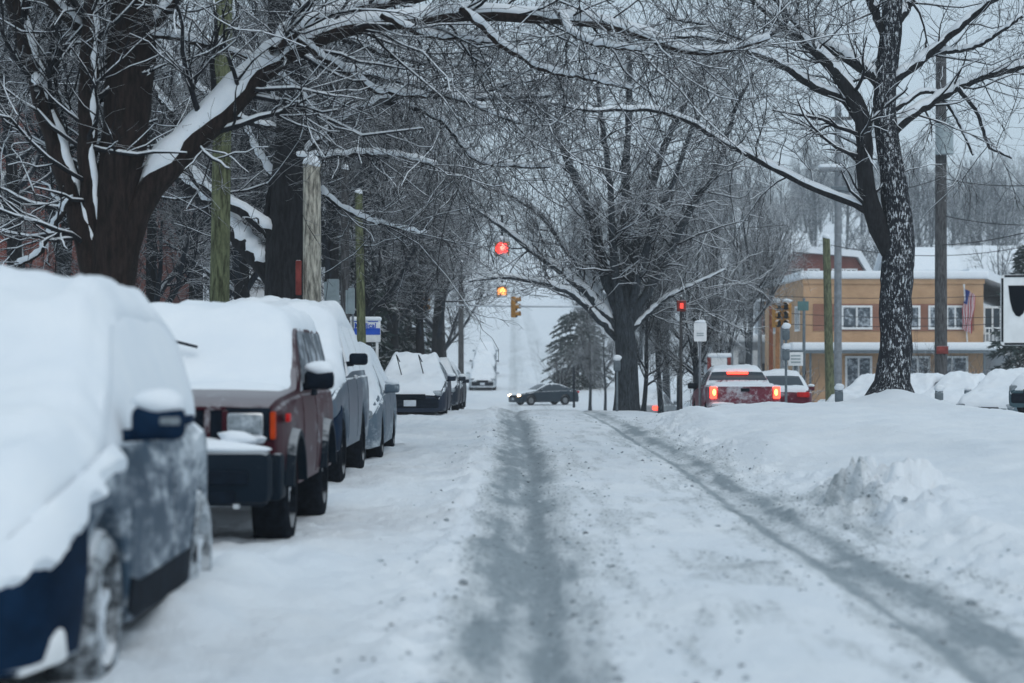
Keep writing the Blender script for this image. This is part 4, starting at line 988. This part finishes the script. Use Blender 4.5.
    def wheels_(s, parent, rim='rim', wid=.22, sides=(1, -1), spokes=5, tyre='tyre'):
        Rr = s.wrad; prof_ = [(.62, -.5), (.86, -.5), (.96, -.42), (1, -.25), (1, .25), (.96, .42), (.86, .5), (.62, .5)]
        for c in s.wheels:
            for sd in sides:
                xc = sd*(s.W/2-wid/2-.015)
                bm = bmesh.new(); n = 36; rings = []
                for k in range(n):
                    a = 2*math.pi*k/n; tr = 1-.012*(k % 2)
                    rings.append([bm.verts.new((xc+q*wid, c+math.cos(a)*p*Rr*(tr if p > .9 else 1), Rr+math.sin(a)*p*Rr*(tr if p > .9 else 1))) for p, q in prof_])
                for k in range(n):
                    A, B = rings[k], rings[(k+1) % n]
                    for j in range(len(prof_)-1): bm.faces.new((A[j], A[j+1], B[j+1], B[j]))
                    bm.faces.new((A[-1], A[0], B[0], B[-1]))
                wh = bmo('wheel', bm, M[tyre], parent, 40)
                def rimf(bm):
                    xo = xc+sd*wid*.34
                    cyl(bm, (xc-sd*.05, c, Rr), (xo-sd*.05, c, Rr), Rr*.615, n=28)
                    for k in range(spokes):
                        a = 2*math.pi*k/spokes+.3
                        box(bm, (xo-sd*.02, c+math.cos(a)*Rr*.33, Rr+math.sin(a)*Rr*.33), (.05, Rr*.52, Rr*.17), .01, rx=a, seg=1)
                    cyl(bm, (xo-sd*.04, c, Rr), (xo+sd*.015, c, Rr), Rr*.14, n=12)
                part('rim', M[rim], wh, rimf, 40)
def mirror(parent, car, y, z, mat, side=1, s=1., snowy=True):
    x = side*(np.interp(y, car.S, car.w)*.96+.13*s)
    def f(bm):
        box(bm, (x, y, z), (.25*s, .12*s, .16*s), .045*s, seg=3); cyl(bm, (x-side*.2*s, y+.02, z-.06), (x-side*.06, y, z-.05), .03, n=8)
    o = part('mirror', mat, parent, f, 50)
    if snowy: part('snow', M['snow_car'], o, lambda bm: blob(bm, (x, y, z+.10*s), (.13*s, .08*s, .06*s), 3), 60)
    return o
def place(name, label, cat, x, d, yaw, z=None, group=None):
    return thing(name, label, cat, (x, d, ground(x, d) if z is None else z), yaw, group)

# 1. nearest crossover, blurred, buried
def crossover():
    c = Car(4.32, 1.82, [(0, .60), (.08, .76), (.35, .90), (1.05, 1.05), (1.3, 1.12), (2.1, 1.61), (2.5, 1.70), (3.4, 1.69), (3.8, 1.60), (4.15, 1.15), (4.28, 1.02), (4.32, .8)],
            [(0, .56), (.1, .70), (.35, .82), (1.2, 1.0), (3.7, 1.09), (4.32, 1.0)], .22, (1.05, 3.62), .35, .61, .62, .78, nl=1.8, tl=1.6, inset=.90)
    t = place('parked_car', 'nearest dark blue crossover buried in smooth snow at the left edge', 'car', -2.57, 7.25, 0, z=-.05, group='cars parked along the left side')
    pm = paint('frosted_navy_paint', (.04, .07, .105), .74, .45, .1, 3.6)
    c.body(pm, t); c.wheels_(t, 'snowrim', tyre='tyre_caked')
    c.snow(t, -.05, 4.15, [(0, .12), (.5, .15), (1.1, .15), (1.7, .11), (2.4, .14), (3.3, .15), (4.0, .12), (4.4, .05)], 1, .012, .06)
    for sd in (1, -1):
        c.patch('fender_trim', M['navy'], t, sd, .01, .66, 1.6, 5.0, .012, .03)
        c.patch('snow', M['snow_car'], t, sd, .04, 1.45, 4.9, 7.25, .06, .08, ny=40, nv=10, jag=1.3)
        c.patch('window', M['frost'], t, sd, 1.5, 2.5, 7.15, 9.0, .004, .02, slant=(-.1, .65))
        c.patch('window', M['frost'], t, sd, 2.57, 3.45, 7.15, 9.0, .004, .02)
        c.patch('snow', M['snow_car'], t, sd, 1.30, 4.1, 6.8, 9.6, .035, .04, ny=50, nv=10, jag=1.0)
        c.patch('window', M['frost'], t, sd, 3.52, 4.15, 7.15, 9.0, .004, .02, slant_r=(.05, -.3))
        dr = c.patch('door', pm, t, sd, 1.50, 2.55, 2.4, 6.9, .006, .02)
        x, y, z = c.pt(2.35, 6.2, sd, .03); part('handle', M['navy'], dr, lambda bm: box(bm, (x, y, z), (.04, .2, .045), .012), 40)
        dr = c.patch('door', pm, t, sd, 2.59, 3.55, 2.6, 6.9, .006, .02, slant_r=(-.25, 0))
        x, y, z = c.pt(3.35, 6.3, sd, .03); part('handle', M['navy'], dr, lambda bm: box(bm, (x, y, z), (.04, .2, .045), .012), 40)
        c.patch('sill_shadow', M['black'], t, sd, 1.48, 3.25, 1.3, 3.0, .012, .03)  # black strip paints in the shadow along the rocker
        mm = mirror(t, c, 1.65, 1.12, M['navy'], sd, .95)
        xm = sd*(np.interp(1.65, c.S, c.w)*.96+.13*.95); part('turn_signal', M['lens'], mm, lambda bm: box(bm, (xm+sd*.06, 1.59, 1.13), (.09, .02, .035), .008), 40)
        part('headlight', M['navy'], t, lambda bm: box(bm, (sd*.50, .16, .62), (.30, .2, .11), .05, rz=-sd*.45), 40)
        part('fog_lamp', M['white'], t, lambda bm: box(bm, (sd*.77, .30, .30), (.26, .10, .14), .03, rz=sd*1.0, ry=-sd*.15), 40)
    part('bumper', M['navy'], t, lambda bm: (box(bm, (0, .06, .40), (.95, .26, .34), .1, seg=3), box(bm, (0, .15, .27), (1.0, .3, .14), .05)), 50)
    part('grille', M['black'], t, lambda bm: (box(bm, (0, -.02, .52), (.7, .1, .14), .03), [box(bm, (0, -.075, .47+.04*i), (.66, .02, .012)) for i in range(4)]), 40)
crossover()
# 2. boxy red suv
def boxy():
    c = Car(4.2, 1.74, [(0, 1.08), (.04, 1.13), (.3, 1.16), (1.32, 1.2), (1.42, 1.22), (1.95, 1.68), (2.1, 1.74), (4.0, 1.74), (4.12, 1.68), (4.18, 1.2), (4.2, 1.0)],
            [(0, 1.04), (.3, 1.10), (1.4, 1.14), (4.2, 1.14)], .42, (.74, 3.32), .385, .72, .92, .98, .08)
    t = place('parked_suv', 'boxy dark red suv with bare grille and lifted wiper mark under snow', 'suv', -2.51, 14.35, 0, z=-.06, group='cars parked along the left side')
    pm = paint('dark_red_paint', (.040, .006, .012), .36, .4, .1, 4, .25)
    c.body(pm, t); c.wheels_(t, 'snowrim', .27)
    c.snow(t, 1.2, 4.15, [(1.2, .02), (1.45, .05), (1.9, .05), (2.2, .11), (3.4, .15), (4.1, .1)], 2, .012, .01)
    c.snow(t, .95, 1.3, [(.9, .008), (1.3, .05)], 5, .008, -.06, name='bonnet_snow')
    for sd in (1, -1):
        c.patch('window', M['frost'], t, sd, 1.62, 2.4, 7.2, 8.9, .008, .02, slant=(-.05, .42))
        c.patch('window', M['frost'], t, sd, 2.5, 3.15, 7.2, 8.9, .008, .02)
        c.patch('window', M['frost'], t, sd, 3.25, 3.95, 7.2, 8.9, .008, .02)
        dr = c.patch('door', pm, t, sd, 1.45, 2.45, 2.2, 6.8, .006, .02)
        x, y, z = c.pt(2.25, 6.0, sd, .03); part('handle', M['black'], dr, lambda bm: box(bm, (x, y, z), (.04, .18, .05), .012), 40)
        c.patch('door', pm, t, sd, 2.5, 3.2, 2.2, 6.8, .006, .02, slant_r=(-.3, 0))
        mirror(t, c, 1.75, 1.25, M['black'], sd, .95)
        # flat wheel flares
        for cy in c.wheels:
            def flare(bm):
                for k in range(12):
                    a = R(12+156*k/11); b = R(12+156*(k+1)/11) if k < 11 else None
                    if b is None: continue
                    q = []
                    for aa in (a, b):
                        for rr_, xo in ((.455, .0), (.52, .0), (.455, .07), (.50, .07)):
                            q.append(bm.verts.new((sd*(c.W/2-.02+xo), cy+math.cos(aa)*rr_, c.wrad+math.sin(aa)*rr_)))
                    for f_ in ((2, 3, 7, 6), (3, 1, 5, 7), (0, 2, 6, 4), (1, 0, 4, 5)): bm.faces.new([q[i] for i in f_])
            part('wheel_flare', M['bumper_dark'], t, flare, 60)
        hl = part('headlight', M['chrome'], t, lambda bm: box(bm, (sd*.60, -.012, .95), (.27, .07, .175), .03), 40)
        part('lens', M['lens'], hl, lambda bm: box(bm, (sd*.60, -.05, .95), (.235, .03, .14), .02), 40)
        part('turn_signal', M['orange'], t, lambda bm: box(bm, (sd*.795, .005, .94), (.04, .07, .20), .012), 40)
        part('lamp_surround', M['black'], t, lambda bm: box(bm, (sd*.60, .004, .95), (.36, .05, .235), .02), 40)
        part('side_marker', M['red'], t, lambda bm: box(bm, (sd*.88, .22, .99), (.03, .14, .06), .008), 40)
    def gr(bm):
        box(bm, (0, -.01, 1.065), (.92, .05, .03), .008); box(bm, (0, -.01, .835), (.92, .05, .03), .008)
        for i in range(8): box(bm, (-.455+.13*i, -.012, .95), (.045, .05, .198), .008)
    part('grille', pm, t, gr, 40); part('grille_back', M['black'], t, lambda bm: box(bm, (0, .004, .95), (.9, .03, .2)))
    bp = part('bumper', M['bumper_dark'], t, lambda bm: (box(bm, (0, -.10, .575), (1.60, .26, .38), .07), [box(bm, (s*.79, .16, .57), (.13, .34, .34), .03) for s in (-1, 1)], box(bm, (0, .05, .44), (1.5, .2, .16), .03)), 40)
    part('snow', M['snow_car'], bp, lambda bm: (blob(bm, (.0, -.09, .79), (.68, .14, .085), 8, 4, .22), blob(bm, (.58, -.06, .85), (.16, .07, .06), 9, 2, .3)), 60)
    part('bumper_cap', M['black'], bp, lambda bm: (box(bm, (0, -.24, .58), (1.30, .03, .10), .012), box(bm, (.45, -.24, .44), (.22, .03, .09), .012), box(bm, (-.45, -.24, .44), (.22, .03, .09), .012)), 40)
    part('tow_hook', M['white'], t, lambda bm: (box(bm, (.55, -.06, .40), (.03, .16, .03), .01), cyl(bm, (.53, -.12, .40), (.57, -.12, .40), .05, n=12)), 40)
    part('undercarriage', M['black'], t, lambda bm: (cyl(bm, (-.7, .74, .385), (.7, .74, .385), .06), cyl(bm, (-.7, 3.32, .385), (.7, 3.32, .385), .06), box(bm, (0, 2, .42), (.7, 2.6, .14))), 40)
    part('wiper', M['black'], t, lambda bm: (box(bm, (-.12, 1.57, 1.545), (.26, .03, .022), .004, ry=R(14)), blob(bm, (-.26, 1.555, 1.57), (.03, .03, .025), 3)), 40)
boxy()
# 3. tall suv
def tallsuv():
    c = Car(5.0, 1.98, [(0, 1.0), (.05, 1.12), (.4, 1.2), (1.35, 1.27), (1.5, 1.30), (2.25, 1.84), (2.6, 1.93), (4.5, 1.90), (4.8, 1.8), (4.95, 1.3), (5, 1.0)],
            [(0, .96), (.4, 1.1), (1.5, 1.2), (5, 1.22)], .40, (.95, 3.85), .40, .74, .92, .97, .07)
    t = place('parked_suv', 'tall silver suv behind the boxy red one, fully snow capped', 'suv', -2.83, 21.1, 0, z=-.06, group='cars parked along the left side')
    pm = paint('silver_paint', (.07, .10, .135), .52, .35, .3, 3)
    c.body(pm, t); c.wheels_(t, 'snowrim', .26)
    c.snow(t, .02, 4.9, [(0, .12), (.6, .15), (1.4, .14), (1.9, .09), (2.6, .17), (4, .2), (4.8, .12)], 3, .02, .04)
    for sd in (1, -1):
        c.patch('window', M['snow_car'], t, sd, 1.75, 2.7, 7.2, 8.9, .02, .03, slant=(-.05, .55))
        c.patch('window', M['snow_car'], t, sd, 2.8, 3.7, 7.2, 8.9, .02, .03)
        c.patch('window', M['snow_car'], t, sd, 3.8, 4.6, 7.2, 8.9, .02, .03)
        dr = c.patch('door', pm, t, sd, 1.5, 2.75, 2.2, 6.8, .006, .02)
        x, y, z = c.pt(2.5, 6, sd, .03); part('handle', M['chrome'], dr, lambda bm: box(bm, (x, y, z), (.04, .2, .05), .012), 40)
        c.patch('door', pm, t, sd, 2.82, 3.8, 2.4, 6.8, .006, .02, slant_r=(-.4, 0))
        mirror(t, c, 1.95, 1.42, M['black'], sd, .85, False)
        part('headlight', M['lens'], t, lambda bm: box(bm, (sd*.72, .04, 1.0), (.36, .18, .17), .05, rz=-sd*.2), 40)
    for sd in (1, -1): c.patch('fender_trim', M['navy'], t, sd, .02, .50, 1.6, 4.6, .012, .03)
    part('bumper', M['navy'], t, lambda bm: box(bm, (0, .06, .66), (1.8, .3, .42), .09, seg=3), 50)
    part('grille', M['black'], t, lambda bm: (box(bm, (0, .0, .98), (.95, .08, .24), .03), [box(bm, (0, -.045, .9+.05*i), (.9, .02, .02)) for i in range(4)]), 40)
tallsuv()
def sedan(Lx=4.65, Wx=1.78, hgt=1.45):
    k = hgt/1.45
    return Car(Lx, Wx, [(0, .62), (.06, .72), (.3, .82*k), (1.1, .95*k), (1.3, .98*k), (2.05, 1.38*k), (2.4, 1.45*k), (3.0, 1.44*k), (3.35, 1.36*k), (3.95, 1.06*k), (4.45, 1.02*k), (Lx-.04, .9), (Lx, .65)],
               [(0, .58), (.3, .76), (1.2, .89*k), (3.6, .96*k), (Lx, .9)], .2, (.9, Lx-1.05), .325, .58, .80, .84, .05)
def dress(c, t, pm, glass_m, lamp='lens', tail='red', snowthick=None, seed=0, rim='snowrim', mir=True, rng_=None, wip=False):
    L = c.L; c.body(pm, t); c.wheels_(t, rim)
    for sd in (1, -1):
        c.patch('window', glass_m, t, sd, 1.55, 2.5, 7.2, 8.95, .006, .018, slant=(-.12, .6))
        c.patch('window', glass_m, t, sd, 2.57, 3.55, 7.2, 8.95, .006, .018, slant_r=(.05, -.42))
        dr = c.patch('door', pm, t, sd, 1.4, 2.53, 2.3, 6.8, .005, .018); x, y, z = c.pt(2.3, 6.1, sd, .02)
        part('handle', M['chrome'], dr, lambda bm: box(bm, (x, y, z), (.035, .17, .035), .01), 40)
        dr = c.patch('door', pm, t, sd, 2.57, 3.5, 2.5, 6.8, .005, .018, slant_r=(-.3, 0)); x, y, z = c.pt(3.3, 6.1, sd, .02)
        part('handle', M['chrome'], dr, lambda bm: box(bm, (x, y, z), (.035, .17, .035), .01), 40)
        if mir: mirror(t, c, 1.62, c.bl[int(len(c.S)*.4)]+.07, pm, sd, .85, snowthick is not None)
        zf = c.zt[int(len(c.S)*.04)]
        part('headlight', M[lamp], t, lambda bm: box(bm, (sd*.60, .12, zf-.12), (.36, .2, .13), .04, rz=-sd*.35), 40)
        part('tail_light', M[tail], t, lambda bm: box(bm, (sd*.62, L-.06, c.zt[-5]-.14), (.36, .16, .15), .04, rz=sd*.2), 40)
    part('bumper', M['black'] if snowthick else pm, t, lambda bm: box(bm, (0, .10, .42), (c.W*.82, .24, .30), .08, seg=3), 50)
    part('bumper', pm, t, lambda bm: box(bm, (0, L-.08, .45), (c.W*.86, .22, .32), .08, seg=3), 50)
    part('grille', M['black'], t, lambda bm: (box(bm, (0, -.0, .58), (.75, .06, .12), .02), [box(bm, (0, -.035, .54+.04*i), (.7, .02, .012)) for i in range(3)]), 40)
    part('plate', M['pinkplate'], t, lambda bm: box(bm, (0, -.035, .42), (.3, .02, .15), .008), 40)
    if snowthick and rng_: 
        for a_, b_ in rng_: c.snow(t, a_, b_, snowthick, seed, .02, -.02)
    elif snowthick: c.snow(t, .0, L-.12, snowthick, seed, .04, .04)
    if not snowthick or rng_:
        c.patch('windscreen', glass_m, t, 1, 1.4, 2.15, 10.2, 12, .006, .018); c.patch('windscreen', glass_m, t, -1, 1.4, 2.15, 10.2, 12, .006, .018)
        c.patch('rear_window', glass_m, t, 1, 3.3, 3.92, 10.2, 12, .006, .018); c.patch('rear_window', glass_m, t, -1, 3.3, 3.92, 10.2, 12, .006, .018)
    if wip:
        for x in (-.25, .3): part('wiper', M['black'], t, lambda bm: (cyl(bm, (x, 1.2, 1.02), (x-.14, 1.02, 1.60), .014, n=6), cyl(bm, (x-.14, 1.02, 1.60), (x-.05, 1.05, 1.42), .012, n=6)), 40)
TH = [(0, .08), (.5, .12), (1.3, .13), (1.8, .08), (2.4, .15), (3.2, .17), (3.8, .09), (4.5, .12)]
GL = 'cars parked along the left side'
def simple(label, x, d, yaw, col, seed, hgt=1.5, th=TH, dust=.6, group=GL, z=None, name='parked_car', **k):
    c = sedan(4.6, 1.78, hgt); t = place(name, label, 'car', x, d, yaw, z, group)
    dress(c, t, paint('paint_%d' % seed, col, dust, .4, .2, 3), k.pop('glass_m', M['frost']), snowthick=th, seed=seed, **k); return t
t = simple('silver snowy car directly behind the tall suv with its mirror sticking out', -2.68, 27.0, 0, (.10, .14, .18), 4, 1.5, z=-.06, glass_m=M['snow_car'])
part('fog_lamp', M['black'], t, lambda bm: box(bm, (.66, .12, .46), (.2, .2, .22), .05, rz=-.4), 40)
part('lens', M['lens'], t.children[-1], lambda bm: cyl(bm, (.66, .03, .45), (.66, .0, .45), .06, n=14))
simple('dark snow-capped car with two raised wipers', -2.48, 48.6, 0, (.02, .03, .05), 5, 1.5, dust=.3, wip=True, z=-.12)
simple('small dark parked car behind the car with raised wipers', -2.4, 57, R(1), (.025, .035, .05), 6, 1.42, dust=.45)
simple('last dark parked car before the crossing on the left', -2.55, 66, R(-1), (.02, .03, .045), 7, 1.4, dust=.4)
simple('lowest of the snow-buried cars on the hill road', -2.25, 152, 0, (.3, .34, .38), 8, 1.6, dust=.9, group='cars on the hill road').scale = (1.18, 1.18, 1.25)
simple('middle one of the snow-buried cars on the hill road', -2.4, 170, 0, (.05, .06, .08), 9, 1.7, dust=.8, group='cars on the hill road').scale = (1.18, 1.18, 1.25)
simple('highest of the snow-buried cars on the hill road', -2.55, 191, 0, (.2, .24, .28), 10, 1.7, dust=.8, group='cars on the hill road').scale = (1.18, 1.18, 1.25)
# moving dark sedan with headlights on
c = sedan(4.5, 1.78, 1.45); t = place('sedan', 'dark sedan with glowing headlights crossing at the intersection', 'car', 2.9, 132.6, R(-64))
t.location.x = (562-CXP)*132/FPX-4.5*math.sin(R(64))*.5-.0
t.location.x = (502-CXP)*132/FPX+.75
dress(c, t, paint('dark_blue_paint', (.02, .035, .05), .12, .3, .3, 3), M['glass'], 'headlit', 'red', None, rim='rim')
# pickup seen from behind
def pickup():
    c = Car(5.6, 1.98, [(0, .95), (.05, 1.08), (.5, 1.16), (1.5, 1.23), (1.62, 1.25), (2.3, 1.82), (2.6, 1.88), (3.5, 1.86), (3.68, 1.80), (3.88, 1.42), (4.0, 1.38), (5.52, 1.38), (5.57, 1.36), (5.6, 1.2)],
            [(0, .9), (.5, 1.06), (1.6, 1.22), (3.5, 1.28), (4.0, 1.34), (5.6, 1.33)], .45, (.95, 4.4), .40, .70, .92, .985, .07)
    x = (745-CXP)*55/FPX
    t = place('pickup_truck', 'red pickup truck with glowing tail lights seen from behind', 'pickup truck', x+.0, 60.6, R(180+0), z=-.55); t.scale = (1, 1, .88)
    pm = paint('pickup_paint', (.17, .035, .055), .58, .4, .1, 3)
    c.body(pm, t); c.wheels_(t, 'rim', .27)
    c.snow(t, 2.1, 3.62, [(2.1, .05), (2.6, .12), (3.3, .10), (3.6, .03)], 12, .03, .02)
    c.snow(t, .2, 1.6, [(.2, .05), (1, .1), (1.6, .06)], 13, .03, -.02, name='bonnet_snow')
    c.snow(t, 3.98, 5.45, [(4, .06), (5, .08), (5.45, .05)], 14, .03, -.06, name='bed_snow')
    for sd in (1, -1):
        c.patch('rear_window', M['glass'], t, sd, 3.66, 3.84, 10.0, 12, .012, .03)
        c.patch('window', M['glass'], t, sd, 1.8, 2.65, 7.2, 8.9, .008, .02, slant=(-.05, .5)); c.patch('window', M['glass'], t, sd, 2.75, 3.55, 7.2, 8.9, .008, .02)
        dr = c.patch('door', pm, t, sd, 1.62, 2.7, 2.2, 6.8, .006, .02); c.patch('door', pm, t, sd, 2.74, 3.6, 2.2, 6.8, .006, .02)
        mirror(t, c, 1.95, 1.3, M['black'], sd, 1.2, False)
        tl = part('tail_light', M['taillit'], t, lambda bm: box(bm, (sd*.87, 5.58, 1.14), (.19, .14, .38), .03), 40)
        part('bulb', M['tailcore'], tl, lambda bm: blob(bm, (sd*.85, 5.655, 1.15), (.045, .02, .10), 1, 2, 0), 60)
        part('headlight', M['lens'], t, lambda bm: box(bm, (sd*.76, .03, .9), (.3, .14, .2), .04), 40)
    part('tailgate', pm, t, lambda bm: (box(bm, (0, 5.615, 1.05), (1.5, .05, .56), .02), box(bm, (0, 5.63, 1.31), (1.5, .06, .05), .015)), 40)
    part('handle', M['black'], t.children[-1], lambda bm: box(bm, (0, 5.66, 1.22), (.24, .03, .1), .015), 40)
    part('plate', M['pinkplate'], t, lambda bm: box(bm, (0, 5.79, .58), (.3, .02, .16), .008), 40)
    bp = part('bumper', M['chrome'], t, lambda bm: (box(bm, (0, 5.67, .64), (1.9, .18, .24), .04), box(bm, (0, 5.6, .42), (1.5, .12, .14), .02)), 40)
    part('snow', M['snow_car'], bp, lambda bm: blob(bm, (-.62, 5.68, .79), (.34, .1, .05), 3), 60); part('snow', M['snow_car'], bp, lambda bm: blob(bm, (.62, 5.68, .79), (.34, .1, .05), 4), 60)
    part('brake_lamp', M['taillit'], t, lambda bm: box(bm, (0, 3.77, 1.74), (.6, .06, .08), .015), 40)
pickup()
GR = 'snow-covered cars right of the crossing'
simple('dark red snow-dusted car just right of the pickup', (793-CXP)*58/FPX, 61.5, R(174), (.10, .012, .025), 21, 1.45, dust=.35, group=GR, glass_m=M['glass'], z=-.48, rng_=((2.1, 3.2), (4.02, 4.5)), th=[(0, .02), (2, .03), (2.5, .09), (4.5, .05)])
simple('silver car with a glowing tail lamp behind the saplings', (666-CXP)*76/FPX, 80.5, R(180-12), (.25, .28, .3), 22, 1.4, th=[(0, .04), (2, .06), (3, .08), (4.6, .04)], dust=.4, group=GR, tail='taillit')
simple('white-buried car under the mossy stump pole', (835-CXP)*66/FPX, 64, R(-35), (.2, .24, .27), 23, 1.5, dust=.9, group=GR)
simple('white-buried car hidden partly by the forked tree trunk', (872-CXP)*66/FPX, 63, R(-35), (.25, .27, .3), 24, 1.5, dust=.9, group=GR, glass_m=M['glass'])
simple('buried car between the forked tree and the transformer pole', (925-CXP)*64/FPX, 62, R(-30), (.10, .02, .03), 25, 1.5, dust=.8, group=GR)
simple('rounded snow-covered car behind the greenish one at the right edge', (968-CXP)*56/FPX, 54, R(-30), (.12, .17, .2), 26, 1.5, dust=.6, group=GR, glass_m=M['glass'])
simple('greenish car under thick snow at the photo\'s right edge', (1012-CXP)*50/FPX, 47.5, R(-40), (.06, .11, .13), 27, 1.5, dust=.35, group=GR, glass_m=M['glass'])
simple('snow-covered car parked close to the tan building front', (915-CXP)*92/FPX, 92, R(70), (.2, .22, .25), 28, 1.5, dust=.9, group=GR)
simple('snow-covered car under the end of the tan building awning', (1000-CXP)*86/FPX, 86, R(60), (.14, .17, .2), 29, 1.5, dust=.9, group=GR)

# bare shrubs before the tan building
def shrub(label, px, d, h, seed, n=26):
    r = np.random.default_rng(seed); x = (px-CXP)*d/FPX
    root = thing('shrub', label, 'shrub', (x, d, ground(x, d)-.1))
    base = np.zeros((n, 6, 3)); az = r.uniform(0, 6.28, n); sp = r.uniform(.1, .6, n)*h; t = np.linspace(0, 1, 6)
    base[:, :, 0] = (np.cos(az)*sp)[:, None]*t**1.2; base[:, :, 1] = (np.sin(az)*sp)[:, None]*t**1.2; base[:, :, 2] = (h*r.uniform(.6, 1, n))[:, None]*t
    rad = np.full((n, 6), .022)*(1-.6*t)
    a, b = grow(base, rad, n*8, r, t0=.3, Labs=(.2*h, .45*h), K=5, rr=.7, up=.12, rmin=.011)
    mesh_np('stems', *tubes(base, rad, 5), M['bark_b'], True, root); mesh_np('branches', *tubes(a, b, 3), M['twig_grey'], True, root)
shrub('bare shrub left of the flag in front of the tan building', 930, 98, 3.6, 61)
shrub('thin bare shrub below the flag', 958, 97, 3.0, 62)
shrub('snowy shrub between the pickup and the signal posts', 795, 88, 2.6, 63)
shrub('leafless bush left of the fanned tree trunk', 560, 150, 3.2, 64)

# ------------------------------------------------------------------ haze
hz, nt, b = newmat('haze_air'); nt.nodes.remove(b)
pv = nt.nodes.new('ShaderNodeVolumePrincipled'); pv.inputs['Color'].default_value = (.90, .94, .97, 1); pv.inputs['Density'].default_value = HAZE
nt.links.new(pv.outputs[0], nt.nodes['Material Output'].inputs['Volume'])
zmin = float(V[:, 2].min()); 
o = boxpart('haze', hz, None, (0, 366, (62+zmin-1)/2), (810, 800, 62-(zmin-1))); o['kind'] = 'stuff'
tag(o, 'pale winter haze filling the air over the street', 'haze', kind='stuff')
